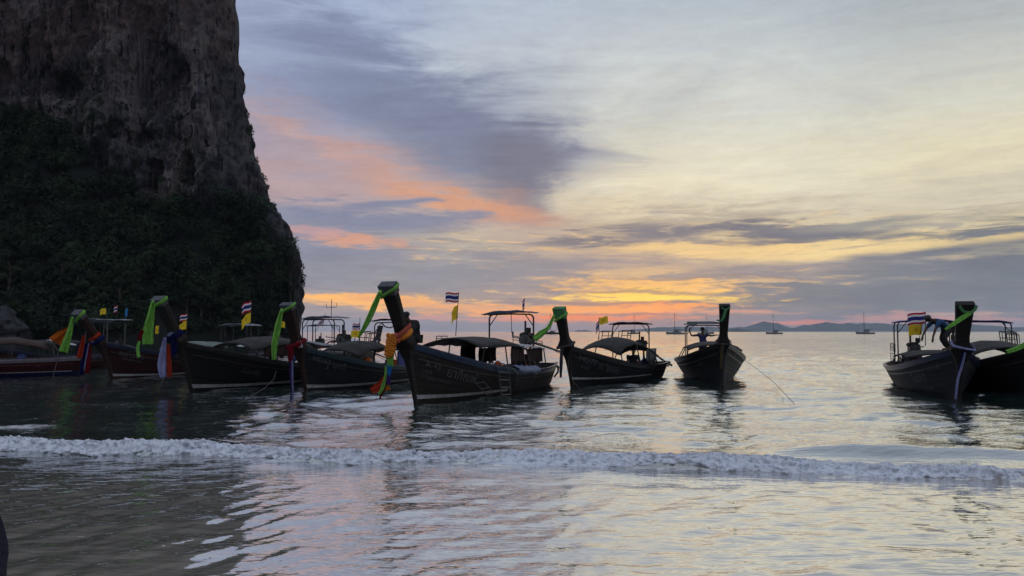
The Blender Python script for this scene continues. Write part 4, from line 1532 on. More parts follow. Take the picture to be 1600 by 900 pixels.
def rope(label, pts, r=0.012, name='mooring_rope', mat='rope', sag=0.0, cat='rope'):
    pts = [Vector(p) for p in pts]
    if len(pts) == 2 and sag:
        a, b = pts
        pts = [a.lerp(b, i / 14) - Vector((0, 0, sag * 4 * (i / 14) * (1 - i / 14))) for i in range(15)]
    mb = MB()
    mb.tube(pts, r, 6)
    o = mb.build(name, MAT[mat], smooth=True)
    return tag(o, label, cat)


def ladder(label, a0, a1, b0, b1, rungs, r=0.018, hook=None):
    """two rails a0-a1, b0-b1 with rungs between"""
    root = thing('boarding_ladder', label, 'ladder', a1)
    o = Vector(a1)
    for p, q in ((a0, a1), (b0, b1)):
        p, q = Vector(p), Vector(q)
        mb = MB()
        pts = [p - o, q - o]
        if hook is not None:
            hk = Vector(hook)
            pts = [p - o + hk + Vector((0, 0, -0.16)), p - o + hk, p - o + hk * 0.5 + Vector((0, 0, 0.07))] + pts
        mb.tube(pts, r, 6)
        mb.build('rail', MAT['galvanised'], root)
    for i in range(rungs):
        f = 0.16 + 0.84 * i / (rungs - 1)
        mb = MB()
        mb.tube([Vector(a0).lerp(Vector(a1), f) - o, Vector(b0).lerp(Vector(b1), f) - o], r * 0.8, 6)
        mb.build('rung', MAT['galvanised'], root)
    return root


# ------------------------------------------------------------------ people
def skin_part(name, chain, mat, parent, root_i=0, sub=2):
    """chain: list of (point, radius, index of the joint before it or None)"""
    me = bpy.data.meshes.new(name)
    me.from_pydata([tuple(c[0]) for c in chain], [(c[2], i) for i, c in enumerate(chain) if c[2] is not None], [])
    me.materials.append(mat)
    o = bpy.data.objects.new(name, me)
    COL.objects.link(o)
    o.parent = parent
    md = o.modifiers.new('skin', 'SKIN')
    md.use_smooth_shade = True
    if not me.skin_vertices:
        bm = bmesh.new(); bm.from_mesh(me); bm.verts.layers.skin.verify(); bm.to_mesh(me); bm.free()
    for i, c in enumerate(chain):
        sv = me.skin_vertices[0].data[i]
        r_ = c[1]
        sv.radius = r_ if isinstance(r_, tuple) else (r_, r_)
        sv.use_root = (i == root_i)
    sb = o.modifiers.new('smooth', 'SUBSURF')
    sb.levels = sb.render_levels = sub
    return o


def person(label, mw, J, shirt, trousers, sleeve=0.6, cap=None, hair='hair', face=(1, 0, 0), fingers=True, group=None, puffy=0.0, long_sleeve=False):
    """J: joints in the figure's own frame (x forward, y left, z up), mw places it"""
    root = bpy.data.objects.new('person', None)
    COL.objects.link(root)
    root.empty_display_size = 0.2
    root.matrix_world = mw
    tag(root, label, 'person', group)
    V = {k: Vector(v) for k, v in J.items()}
    up = (V['head'] - V['neck']).normalized()
    fw = Vector(face)
    fw = (fw - up * fw.dot(up)).normalized()
    lf = up.cross(fw).normalized()
    ch = []

    def add(p, r, prev):
        ch.append((Vector(p), r, prev))
        return len(ch) - 1
    pel = add(V['pelvis'], (0.135, 0.105), None)
    wa = add(V['pelvis'].lerp(V['chest'], 0.5), (0.125, 0.095), pel)
    che = add(V['chest'], (0.145, 0.105), wa)
    nb = add(V['chest'].lerp(V['neck'], 0.75), 0.075, che)
    nk = add(V['neck'], 0.052, nb)
    jw = add(V['neck'].lerp(V['head'], 0.48) + fw * 0.022, 0.066, nk)
    hd = add(V['head'] + fw * 0.006, 0.088, jw)
    add(V['head'] + up * 0.075 - fw * 0.008, 0.062, hd)
    add(V['neck'].lerp(V['head'], 0.72) + fw * 0.098, 0.014, hd)       # nose
    for S_ in ('l', 'r'):
        sh = add(V['sh_' + S_], 0.062, che)
        e = add(V['el_' + S_], 0.042, sh)
        w_ = add(V['wr_' + S_], 0.029, e)
        dirn = (V['hand_' + S_] - V['wr_' + S_]).normalized()
        pm = add(V['wr_' + S_] + dirn * 0.055, (0.036, 0.022), w_)
        if fingers:
            sd = dirn.cross(Vector((0.3, 0.2, 1))).normalized()
            cur = dirn.cross(sd)
            for q, (off, ln) in enumerate(((-0.027, 0.070), (-0.009, 0.080), (0.009, 0.075), (0.026, 0.060))):
                a = add(V['wr_' + S_] + dirn * 0.095 + sd * off, 0.0095, pm)
                b = add(V['wr_' + S_] + dirn * (0.095 + ln * 0.5) + sd * off * 1.15 + cur * 0.010, 0.0088, a)
                add(V['wr_' + S_] + dirn * (0.095 + ln * 0.88) + sd * off * 1.2 + cur * 0.030, 0.0075, b)
            a = add(V['wr_' + S_] + dirn * 0.050 - sd * 0.040, 0.011, pm)
            add(V['wr_' + S_] + dirn * 0.085 - sd * 0.056 + cur * 0.012, 0.009, a)
        hp = add(V['hip_' + S_], 0.092, pel)
        kn = add(V['kn_' + S_], 0.060, hp)
        an = add(V['an_' + S_], 0.040, kn)
        add(V['toe_' + S_], 0.034, an)
    skin_part('body', ch, MAT['skin'], root)
    p = puffy
    # top
    ch = []
    pel = add(V['pelvis'] - (V['chest'] - V['pelvis']).normalized() * 0.04, (0.152 + p, 0.122 + p), None)
    wa = add(V['pelvis'].lerp(V['chest'], 0.5), (0.145 + p, 0.115 + p), pel)
    che = add(V['chest'], (0.162 + p, 0.124 + p), wa)
    add(V['chest'].lerp(V['neck'], 0.62), 0.088 + p, che)
    for S_ in ('l', 'r'):
        sh = add(V['sh_' + S_], 0.078 + p, che)
        if long_sleeve:
            e = add(V['el_' + S_], 0.062 + p, sh)
            add(V['el_' + S_].lerp(V['wr_' + S_], 0.92), 0.046 + p * 0.6, e)
        else:
            add(V['sh_' + S_].lerp(V['el_' + S_], sleeve), 0.062 + p, sh)
    skin_part('shirt', ch, MAT[shirt], root)
    # trousers
    ch = []
    pel = add(V['pelvis'], (0.150, 0.118), None)
    for S_ in ('l', 'r'):
        hp = add(V['hip_' + S_], 0.108, pel)
        kn = add(V['kn_' + S_], 0.076, hp)
        add(V['kn_' + S_].lerp(V['an_' + S_], 0.85), 0.058, kn)
    skin_part('trousers', ch, MAT[trousers], root)
    # hair, eyes, ears
    mb = MB()
    c = V['head'] + up * 0.030 - fw * 0.018
    rr = []
    for i in range(7):
        a = PI * 0.62 * i / 6
        rad = max(math.sin(a), 0.03) * 0.104
        ring = []
        for k in range(14):
            b = 2 * PI * k / 14
            back = 1.0 if math.cos(b) < 0.2 else 1.0 - 0.28 * smooth01(a, 1.0, 1.9)
            ring.append(c + up * (math.cos(a) * 0.100 * (1 if math.cos(b) < 0.3 or i < 4 else 0.4)) + fw * (math.cos(b) * rad * 1.08 * back) + lf * (math.sin(b) * rad))
        rr.append(ring)
    mb.loft(rr)
    mb.build('hair' if not cap else 'cap', MAT[cap or hair], root, smooth=True)
    if cap:
        mb = MB()
        P = []
        for i in range(7):
            b = -0.9 + 1.8 * i / 6
            o_ = c + up * 0.035
            P.append([o_ + fw * math.cos(b) * 0.09 + lf * math.sin(b) * 0.09, o_ + fw * (math.cos(b) * 0.19) + lf * math.sin(b) * 0.085 - up * 0.02])
        mb.grid(P)
        mb.build('cap_brim', MAT[cap], root, solid=0.008)
    for sg in (-1, 1):
        mb = MB()
        mb.ball(V['neck'].lerp(V['head'], 0.90) + fw * 0.082 + lf * sg * 0.033, 0.013, 8, 6)
        mb.build('eye', MAT['paint_white'], root, smooth=True)
        mb = MB()
        mb.ball(V['neck'].lerp(V['head'], 0.80) - fw * 0.005 + lf * sg * 0.088, 0.030, 8, 6, squash=(0.7, 0.35, 1.0))
        mb.build('ear', MAT['skin'], root, smooth=True)
    return root

# ------------------------------------------------------------------ the boats, nearest first
random.seed(4)
# --- A 43, the near one in the middle
A = Boat('large near longtail boat lettered A 43 with orange garland on its tall prow', (649, 634), (-0.385, -0.923), 9.6, B=2.35, gb=1.72, gm=0.70, gs=0.80, top=3.22, top_px=(604, 444), hull='hull_brown', trim='trim_blue', cap='cap_slate', stripe_z=(0.12, 0.20), stripe_u=0.55, prow_w=1.02, trim_h=0.15)
A.build_hull(); A.build_prow()
A.roof([(7.6, 1.78), (6.2, 1.82), (5.0, 1.78), (3.9, 1.64)], 1.0, 0.24, 'roof_dark', (7.2, 5.7, 4.3))
A.roof([(4.1, 1.58), (3.2, 1.56), (2.1, 1.50)], 0.98, 0.10, 'roof_white', (3.9, 2.2))
A.deck_rail(2.2, 4.9, 0.90, 1.50, 0.15, 5, slope=0.16)
A.deck_rail(2.2, 4.9, -0.90, 1.50, 0.15, 5, slope=0.16)
A.deck_rail(6.7, 7.4, -0.55, 1.72, 0.14, 2)
A.rear_frame((2.9,), 0.84, 2.60, 'awning_blue', (0.55, 0.35, 0.06, 0.03), r=0.03)
mb = MB(); mb.tube([(2.9, 0.0, 2.60), (2.9, 0.02, 1.95)], 0.012, 5); mb.tube([(2.8, 0.02, 2.0), (2.8, 0.02, 1.80)], 0.03, 6); mb.build('hanging_strap', MAT['dark_pipe'], A.root)
A.engine(1.45, 1.68, 0.05, (-2.6, 1.05), 1.15, 0.25)
A.curtain(3.9, 5.0, 0.90, 0.95, 1.52)
A.curtain(3.9, 5.0, -0.90, 0.95, 1.52)
A.curtain(2.15, 3.6, 0.90, 0.90, 1.42)
A.curtain(2.15, 3.6, -0.90, 0.90, 1.42)
mb = MB(); mb.box((2.6, 0.3, 0.95), (0.7, 0.5, 0.5)); mb.build('storage_box', MAT['vest_orange'], A.root)
A.lettering('A 43', 0.955, 0.52, 0.25, mat='letter_grey')
A.lettering('\u0e22\u0e32\u0e01\u0e34\u0e13\u0e1e\u0e4c', 0.885, 0.62, 0.38, mat='letter_grey', font_shear=0.15)
A.lettering('\u0e28\u0e23\u0e35\u0e2a\u0e21\u0e38\u0e17\u0e23\u0e17\u0e31\u0e27\u0e23\u0e4c', 0.985, 0.26, 0.14, mat='letter_dim')
A.lettering('\u0e01\u0e23\u0e30\u0e1a\u0e35\u0e48', 0.965, 0.70, 0.15, mat='letter_dim')
A.lettering('\u0e2d\u0e48\u0e32\u0e27\u0e19\u0e32\u0e07', 0.972, 0.85, 0.16, mat='letter_dim')
A.lettering('\u0e23\u0e31\u0e1a\u0e2a\u0e48\u0e07\u0e17\u0e31\u0e48\u0e27\u0e44\u0e1b', 0.915, 0.82, 0.12, mat='letter_dim')

# --- MD77, to the right of it
Bt = Boat('longtail boat lettered MD77 with green cloth wrapped over its prow top', (893, 605), (-0.52, -0.854), 8.2, B=2.25, gb=1.50, gm=0.62, gs=0.66, top=2.78, top_px=(873, 481), hull='hull_black', trim='trim_dark', cap='cap_green', cap_h=0.34, stripe_z=(0.22, 0.27), strake='trim_dark')
Bt.build_hull(); Bt.build_prow()
Bt.roof([(6.0, 1.38), (5.2, 1.66), (4.3, 1.76), (3.4, 1.66), (2.6, 1.46), (1.8, 1.22)], 0.88, 0.26, 'roof_dark', (5.7, 4.2, 2.2))
Bt.rear_frame((2.7,), 0.82, 2.30, 'roof_dark', (0.30, 0.30, 0.04, 0.0), thick=0.02)
Bt.seat_frame(4.1, -0.70, 1.66, 0.42, 0.36)
Bt.seat_frame(3.7, 0.0, 1.68, 0.40, 0.36)
Bt.engine(1.5, 1.38, 0.0, (-2.0, 0.45), 1.0, 0.0)
Bt.curtain(1.9, 3.0, 0.84, 0.72, 1.30, 'curtain_plastic')
Bt.lettering('MD77', 0.955, 0.42, 0.30, mat='letter_grey', font_shear=0.1)
Bt.lettering('\u0e28.\u0e42\u0e0a\u0e04\u0e0a\u0e31\u0e22', 0.848, 0.50, 0.34, mat='letter_grey', font_shear=0.1)
Bt.lettering('\u0e01\u0e23\u0e30\u0e1a\u0e35\u0e48', 0.945, 0.66, 0.20, mat='letter_dim')

# --- the one that faces the beach
C_ = Boat('longtail boat seen head on, a man in navy standing under its canopy', (1129, 601), (-0.15, -0.989), 9.0, B=2.75, gb=1.58, gm=0.74, gs=0.80, top=2.98, hull='hull_black', trim='trim_dark', stripe=False, prow_w=0.92, rake=0.03)
C_.build_hull(); C_.build_prow()
C_.roof([(6.6, 1.46), (5.4, 1.56), (4.2, 1.54), (3.2, 1.48)], 1.08, 0.24, 'roof_dark', (6.3, 4.8, 3.4))
C_.rear_frame((2.6, 1.6), 0.84, 2.28, 'awning_green_grey', (0.10, 0.2, 0.10, 0.0))
mb = MB(); mb.box((2.74, 0.02, 2.40), (0.02, 0.72, 0.13)); mb.build('awning_panel', MAT['roof_grey'], C_.root)
mb = MB(); mb.box((2.74, -0.60, 2.38), (0.02, 0.46, 0.16)); mb.build('awning_panel', MAT['awning_green_grey'], C_.root)
C_.engine(1.0, 1.2, 0.0, (-2.2, 0.3))
C_.lettering('\u0e2d\u0e19\u0e14\u0e32', 0.80, 0.55, 0.26, mat='letter_dim', side=-1)

# --- right group
D_ = Boat('longtail boat on the right with a man in blue bending over its roof', (1499, 625), (-0.325, -0.946), 8.7, B=2.45, gb=1.50, gm=0.72, gs=0.80, top=2.80, hull='hull_teal_black', trim='trim_navy', stripe=False, prow_w=1.12, rake=0.055)
D_.build_hull(); D_.build_prow()
D_.roof([(6.6, 1.30), (5.6, 1.36), (4.4, 1.34), (3.2, 1.26)], 1.02, 0.16, 'roof_dark', (6.2, 3.5))
D_.rear_frame((3.9, 3.0), 0.95, 2.36, 'awning_deep_blue', (0.05, 0.1, 0.0, 0.0))
D_.deck_rail(2.2, 3.4, -0.98, 1.26, 0.30, 3)
D_.engine(1.5, 1.30, -0.1, (-2.0, 0.8), 1.15)
D_.deck_rail(0.6, 1.8, -0.78, 0.74, 0.42, 2)
mb = MB(); mb.ball((2.4, -0.3, 1.0), 0.34, 9, 7, squash=(1.3, 1.0, 0.9), jit=0.15); mb.build('bundle', MAT['roof_dark'], D_.root, smooth=True)
D_.lettering('Sobkh', 0.70, 0.62, 0.42, side=-1, mat='letter_grey', font_shear=0.2)
D_.lettering('1160', 0.86, 0.40, 0.24, side=-1, mat='letter_dim', font_shear=-0.2)
D_.lettering('Ao Nang', 0.77, 0.92, 0.15, side=-1, mat='letter_dim')

E_ = Boat('rightmost dark longtail boat, its bow cut off by the frame edge', None, (-0.32, -0.947), 9.2, bow=(15.8, 23.6), B=2.45, gb=1.50, gm=0.72, gs=0.80, top=2.80, hull='hull_black', trim='trim_dark', stripe=False)
E_.build_hull(); E_.build_prow()
E_.roof([(6.6, 1.46), (5.4, 1.64), (4.4, 1.66), (3.2, 1.52), (2.6, 1.42)], 1.05, 0.30, 'roof_dark', (6.3, 4.6, 3.0))
E_.rear_frame((3.4, 2.6), 0.95, 2.36, 'awning_deep_blue', (0.05, 0.1, 0.0, 0.0))
E_.seat_frame(4.6, 0.30, 1.58, 0.45, 0.42)
E_.seat_frame(4.2, 0.62, 1.52, 0.30, 0.40)
E_.engine(1.2, 1.25, -0.5, (-2.0, 0.5))

# --- left group
G_ = Boat('longtail boat lettered MD63 with a dark awning frame at the stern', (477, 612), (-0.335, -0.942), 9.0, B=2.3, gb=1.50, gm=0.62, gs=0.70, top=2.92, top_px=(447, 475), hull='hull_teal_black', trim='trim_teal', cap='cap_slate', cap_h=0.17, stripe_z=(0.06, 0.14), prow='prow_reddish')
G_.build_hull(); G_.build_prow()
G_.roof([(7.2, 1.36), (6.4, 1.58), (5.6, 1.64), (4.8, 1.58)], 0.90, 0.26, 'roof_dark', (6.9, 5.1))
G_.roof([(4.7, 1.46), (3.6, 1.40), (2.6, 1.24)], 0.90, 0.10, 'roof_grey', (4.5, 2.8))
G_.rear_frame((3.0,), 0.82, 2.36, 'roof_dark', (0.25, 0.2, 0.10, 0.0), thick=0.02)
mb = MB(); mb.tube([(3.0, -0.5, 2.36), (3.0, -0.35, 2.20), (3.0, -0.12, 2.15), (3.0, 0.1, 2.22), (3.0, 0.2, 2.36)], 0.03, 6); mb.build('hanging_hose', MAT['hose'], G_.root)
G_.seat_frame(5.3, -0.20, 1.58, 0.42, 0.42)
G_.seat_frame(4.9, 0.05, 1.56, 0.42, 0.40)
G_.engine(1.3, 1.4, 0.0, (-2.2, 0.6))
mb = MB(); mb.box((3.6, 0.72, 0.92), (0.5, 0.08, 0.62)); mb.build('side_board', MAT['awning_deep_blue'], G_.root)
G_.lettering('MD63', 0.962, 0.36, 0.24, mat='letter_grey', font_shear=0.2)
G_.lettering('\u0e21\u0e38\u0e01\u0e14\u0e35', 0.885, 0.42, 0.28, mat='letter_grey', font_shear=0.15)
G_.lettering('3', 0.912, 0.52, 0.20, mat='letter_grey', font_shear=0.3)

H_ = Boat('dark longtail boat with white and red sashes round its prow', (298, 612), (-0.38, -0.925), 10.0, B=2.4, gb=1.68, gm=0.66, gs=0.72, top=3.12, top_px=(245, 466), hull='hull_black', trim='trim_dark', cap='cap_slate', cap_h=0.2, stripe_z=(0.06, 0.15), prow='prow_wood')
H_.build_hull(); H_.build_prow()
H_.roof([(8.2, 1.60), (7.2, 1.76), (6.2, 1.80), (5.2, 1.70), (4.6, 1.60)], 0.95, 0.28, 'roof_dark', (7.8, 6.2, 4.8))
H_.roof([(4.5, 1.62), (3.4, 1.54), (2.0, 1.34)], 0.95, 0.14, 'roof_grey', (4.3, 2.2))
H_.rear_frame((3.1, 2.4), 0.80, 2.50, 'roof_grey', (0.1, 0.35, 0.08, 0.03))
mb = MB(); mb.tube([(2.7, 0.35, 2.5), (2.7, 0.36, 3.35)], 0.013, 6); mb.tube([(2.7, 0.10, 3.18), (2.7, 0.10, 3.0), (2.7, 0.62, 3.02), (2.7, 0.62, 3.2)], 0.011, 5); mb.build('antenna_mast', MAT['dark_pipe'], H_.root)
H_.engine(1.4, 1.62, 0.12, (-2.2, 0.7), 1.1)
H_.curtain(6.0, 7.4, 0.86, 1.05, 1.5)
for i, (x, mt) in enumerate(((5.6, 'cushion_blue'), (5.1, 'vest_orange'), (4.6, 'cloth_white'))):
    mb = MB(); mb.ball((x, 0.66, 1.02), 0.2, 9, 7, squash=(1.0, 0.8, 1.1), jit=0.12); mb.build('life_vest', MAT[mt], H_.root, smooth=True)
H_.lettering('\u0e19\u0e49\u0e2d\u0e07\u0e1f\u0e49\u0e32', 0.82, 0.62, 0.26, mat='letter_dim', font_shear=0.15)

I_ = Boat('dark red longtail boat with navy rail and a blue white and red sash', (174, 592), (-0.36, -0.933), 10.0, B=2.3, gb=1.55, gm=0.66, gs=0.72, top=2.86, top_px=(119, 488), hull='hull_darkred', trim='trim_navy', cap='cap_slate', cap_h=0.2, stripe_z=(0.05, 0.12), prow='prow_reddish')
I_.build_hull(); I_.build_prow()
I_.roof([(6.6, 1.42), (5.4, 1.52), (4.0, 1.46)], 0.90, 0.24, 'awning_green_grey', (6.3, 4.2))
I_.roof([(4.0, 1.44), (2.6, 1.34)], 0.90, 0.12, 'roof_white', (3.8, 2.7))
I_.rear_frame((2.6, 1.7), 0.82, 2.34, 'roof_grey', (0.1, 0.2, 0.0, 0.0))
I_.engine(1.2, 1.4, 0.0, (-2.2, 0.6))
I_.lettering('\u0e2a\u0e38\u0e02\u0e42\u0e23\u0e08\u0e19\u0e4c', 0.955, 0.42, 0.30, mat='letter_grey', font_shear=0.1)
I_.lettering('\u0e15\u0e30\u0e25\u0e38\u0e22\u0e2d\u0e31\u0e19\u0e14\u0e32\u0e21\u0e31\u0e19', 0.945, 0.58, 0.13, mat='letter_grey', font_shear=0.1)

J_ = Boat('dark red longtail boat at the left edge with a brown arched roof', None, (-0.80, -0.60), 10.6, bow=(-28.9, 30.0), B=2.2, gb=1.55, gm=0.74, gs=0.80, top=2.86, hull='hull_red', trim='trim_white', stripe_z=(0.17, 0.21), stripe_u=0.02, strake='trim_red', bench='paint_white')
J_.build_hull(); J_.build_prow()
J_.roof([(4.2, 1.52), (3.3, 1.72), (2.5, 1.74), (1.7, 1.60), (1.2, 1.44)], 0.85, 0.28, 'roof_brown', (4.0, 2.6, 1.4))
J_.roof([(1.15, 1.62), (0.6, 1.52), (0.1, 1.40)], 0.80, 0.05, 'roof_white', (1.0, 0.3))
M_ = Boat('longtail boat with a pale grey canopy behind the leftmost prow', None, (-0.36, -0.933), 10.0, bow=(-26.0, 36.6), B=2.2, gb=1.5, gm=0.66, gs=0.8, top=2.7, hull='hull_darkred', trim='trim_navy', stripe=False)
M_.build_hull(); M_.build_prow()
M_.roof([(6.4, 1.50), (5.2, 1.58), (4.0, 1.50)], 0.9, 0.2, 'roof_dark', (6.0, 4.3))
M_.rear_frame((2.6, 1.4), 0.82, 2.52, 'roof_grey', (0.7, 0.5, 0.12, 0.05), mat='galvanised')
M_.engine(0.9, 1.25, 0.0, (-2.2, 0.5))
J_.lettering('\u0e23\u0e38\u0e48\u0e07\u0e42\u0e0a\u0e04 1', 0.498, 0.44, 0.34, mat='letter_pale', font_shear=0.2)
J_.lettering('\u0e01\u0e23\u0e30\u0e1a\u0e35\u0e48', 0.475, 0.60, 0.18, mat='letter_pale', font_shear=0.2)
J_.lettering('\u0e1e\u0e23', 0.155, 0.34, 0.10, mat='letter_grey')

K_ = Boat('farther longtail boat under a blue canopy behind the moored row', None, (0.35, 0.94), 8.0, bow=(-10.2, 57.5), B=2.1, gb=1.4, gm=0.66, gs=0.8, top=2.4, hull='hull_black', trim='trim_white', stripe=False)
K_.build_hull(); K_.build_prow()
K_.roof([(5.0, 1.5), (3.0, 1.4)], 0.85, 0.2, 'roof_white', (4.8, 3.2))
K_.rear_frame((1.9, 1.0), 0.95, 2.40, 'awning_blue', (0.1, 0.2, 0.0, 0.0))
K_.engine(0.6, 1.3, -0.3, (-1.5, 0.5))

# life vests and bundles stowed under the roofs
for b, spots in ((G_, ((5.9, .55), (5.2, -.5), (4.4, .6), (3.8, .55))), (I_, ((5.5, .5), (4.6, -.4))), (D_, ((5.2, -.6), (3.2, -.55))), (Bt, ((4.6, -.5), (2.4, .5))), (A, ((5.4, .6), (3.4, .55))), (J_, ((3.2, .5), (2.2, .5)))):
    for i, (x, y) in enumerate(spots):
        mb = MB(); mb.ball((x, y, b.gun(x / b.L) + 0.06), 0.2, 9, 7, squash=(1.0, 0.8, 1.0), jit=0.14)
        mb.build('life_vest', MAT[('vest_orange', 'cushion_blue', 'cloth_crimson')[i % 3]], b.root, smooth=True)

# ------------------------------------------------------------------ cloth on the prows
def yprow(b, dy=-0.18):
    return b.w(b.stem(b.top), 0, b.top).y + dy


def px_pts(lst, Y0, dY=0.0):
    n = len(lst)
    return [at(x, y, Y0 + dY * i / max(n - 1, 1)) for i, (x, y) in enumerate(lst)]


def lime(b, label, pts, widths, bz, bh, tilt, dY=0.25):
    r = ribbon_thing(label)
    prow_band(b, r, bz, bh, tilt, 'cloth_lime', 'band')
    Y0 = yprow(b)
    strip('tail', px_pts(pts, Y0, dY), widths, 'cloth_lime', r, fold=0.035, waves=1.6)
    mb = MB()
    mb.ball(at(pts[0][0], pts[0][1], Y0 - 0.01), 0.055, 8, 6, squash=(0.8, 0.7, 1.1), jit=0.2)
    mb.build('knot', MAT['cloth_lime'], r, smooth=True)
    set_origin(r, at(pts[0][0], pts[0][1], Y0))
    return r


lime(A, 'lime green ribbon trailing left from the tall prow of boat A 43', [(594, 457), (586, 476), (574, 503), (560, 528)], [0.10, 0.15, 0.13, 0.04], A.top - 0.16, 0.09, 0.10)
lime(G_, 'lime green ribbon hanging down from the prow of boat MD63', [(440, 485), (434, 512), (429, 540), (428, 562)], [0.09, 0.20, 0.20, 0.12], G_.top - 0.13, 0.10, 0.10)
lime(H_, 'wide lime green ribbon hanging from the prow next to the lilac sash', [(239, 472), (236, 492), (232, 515), (231, 538)], [0.10, 0.22, 0.30, 0.32], H_.top - 0.13, 0.11, 0.08)
lime(I_, 'lime green ribbon hanging slanted from the leftmost prow in view', [(113, 497), (109, 517), (104, 534), (99, 550)], [0.10, 0.20, 0.28, 0.34], I_.top - 0.16, 0.11, 0.11)
# small second ribbon by the lilac sash
r = ribbon_thing('short lime green strip with a dark red top beside the wide green ribbon')
strip('tail', px_pts([(218, 533), (215, 545), (217, 558)], yprow(H_, -0.3)), [0.07, 0.09, 0.09], 'cloth_lime', r, fold=0.02)
strip('upper_cloth', px_pts([(223, 516), (219, 525), (217, 534)], yprow(H_, -0.28)), [0.10, 0.12, 0.07], 'cloth_crimson', r, fold=0.02)
strip('tie', px_pts([(238, 487), (230, 502), (222, 517)], yprow(H_, -0.24)), [0.03, 0.03, 0.04], 'cloth_lime', r, fold=0.01)
set_origin(r, at(218, 533, yprow(H_, -0.3)))

r = ribbon_thing('green cloth tail blown left from the green prow of boat MD77')
Y0 = yprow(Bt)
strip('tail', px_pts([(866, 492), (862, 502), (856, 513), (846, 521), (835, 530)], Y0, -0.5), [0.08, 0.11, 0.13, 0.22, 0.20], 'cloth_lime', r, fold=0.04, waves=1.6)
prow_band(Bt, r, Bt.top - 0.32, 0.10, 0.10, 'cloth_lime', 'band')
set_origin(r, at(866, 492, Y0))

r = ribbon_thing('thin dim green ribbon knotted round the prow of the head on boat')
Y0 = yprow(C_, -0.10)
strip('band', px_pts([(1127, 480), (1133, 484), (1141, 480)], Y0), [0.05, 0.06, 0.05], 'cap_green', r, fold=0.01)
strip('tail', px_pts([(1134, 484), (1131, 494), (1127, 501), (1120, 500)], Y0, -0.15), [0.09, 0.10, 0.07, 0.04], 'cap_green', r, fold=0.03)
set_origin(r, at(1134, 484, Y0))

r = ribbon_thing('lime green ribbon crossed on the right prow, its tail blown left')
Y0 = yprow(D_, -0.16)
strip('band', px_pts([(1499, 478), (1505, 486), (1516, 489)], Y0), [0.07, 0.07, 0.08], 'cap_green', r, fold=0.012)
strip('band', px_pts([(1526, 477), (1523, 484), (1515, 490)], Y0 - 0.01), [0.07, 0.07, 0.08], 'cap_green', r, fold=0.012)
strip('tail', px_pts([(1516, 489), (1503, 497), (1490, 506), (1477, 515)], Y0 - 0.02, -0.4), [0.09, 0.12, 0.11, 0.06], 'cloth_lime', r, fold=0.03)
set_origin(r, at(1516, 489, Y0))

r = ribbon_thing('lime green ribbon reaching in from the right edge of the frame')
Y0 = E_.w(E_.stem(1.5), 0, 1.5).y
strip('tail', [E_.w(E_.stem(2.0), 0.0, 1.95)] + px_pts([(1603, 537), (1588, 545), (1573, 550)], Y0 - 0.1), [0.10, 0.12, 0.14, 0.12], 'cloth_lime', r, fold=0.03)
set_origin(r, at(1600, 540, Y0))

# lower sashes
def base_y(b, dy=-0.22):
    return b.w(b.stem(b.gb), 0, b.gb).y + dy


# A 43's garland
r = thing('prow_garland', 'orange flower garland with rainbow cloths tied round the near prow', 'garland', (0, 0, 0), 0, None)
Y0 = base_y(A, -0.16)
prow_band(A, r, 1.98, 0.13, 0.10, 'cloth_pink', 'flower_band', 1.06, 0.03, 0.03)
prow_band(A, r, 1.88, 0.12, 0.08, 'cloth_marigold', 'flower_band', 1.06, 0.03, 0.03)
for (xx, yy, rr_) in ((630, 514, .07), (633, 521, .075), (627, 523, .08), (620, 525, .085), (613, 527, .085), (607, 524, .06), (632, 529, .06), (623, 532, .07)):
    mb = MB(); mb.ball(at(xx, yy, Y0 - 0.05), rr_, 9, 7, jit=0.16); mb.build('flower', MAT['cloth_pink' if xx > 618 else 'cloth_marigold'], r)
for i in range(16):
    f = i / 15
    p = at(613 - 5 * f + 3 * math.sin(i * 2.1), 527 + 28 * f, Y0 - 0.06)
    mb = MB(); mb.ball(p, 0.10 - 0.02 * f, 9, 7, jit=0.2, squash=(1.2, 1, 0.9)); mb.build('flower', MAT['cloth_marigold'], r)
strip('cloth_green', px_pts([(612, 552), (610, 562), (609, 573)], Y0), [0.13, 0.16, 0.17], 'cloth_lime', r)
strip('cloth_blue', px_pts([(609, 570), (607, 578), (606, 588)], Y0), [0.17, 0.17, 0.16], 'cloth_skyblue', r)
strip('cloth_purple', px_pts([(607, 584), (606, 592), (606, 601)], Y0), [0.14, 0.15, 0.14], 'cloth_purple', r)
strip('cloth_red_tail', px_pts([(602, 587), (597, 597), (589, 606), (580, 611)], Y0, -0.15), [0.05, 0.13, 0.22, 0.16], 'cloth_red', r)
strip('cloth_green_tail', px_pts([(603, 572), (602, 590), (597, 607), (592, 617)], Y0 - 0.05, -0.1), [0.05, 0.06, 0.10, 0.05], 'cloth_lime', r)
strip('cloth_dark_tail', px_pts([(605, 588), (601, 603), (596, 616), (593, 624)], Y0 + 0.03, -0.05), [0.07, 0.08, 0.06, 0.03], 'cloth_crimson', r)
strip('cloth_gold_tail', px_pts([(605, 598), (605, 606), (606, 610)], Y0 + 0.05), [0.06, 0.12, 0.16], 'cloth_marigold', r)
set_origin(r, at(612, 530, Y0))

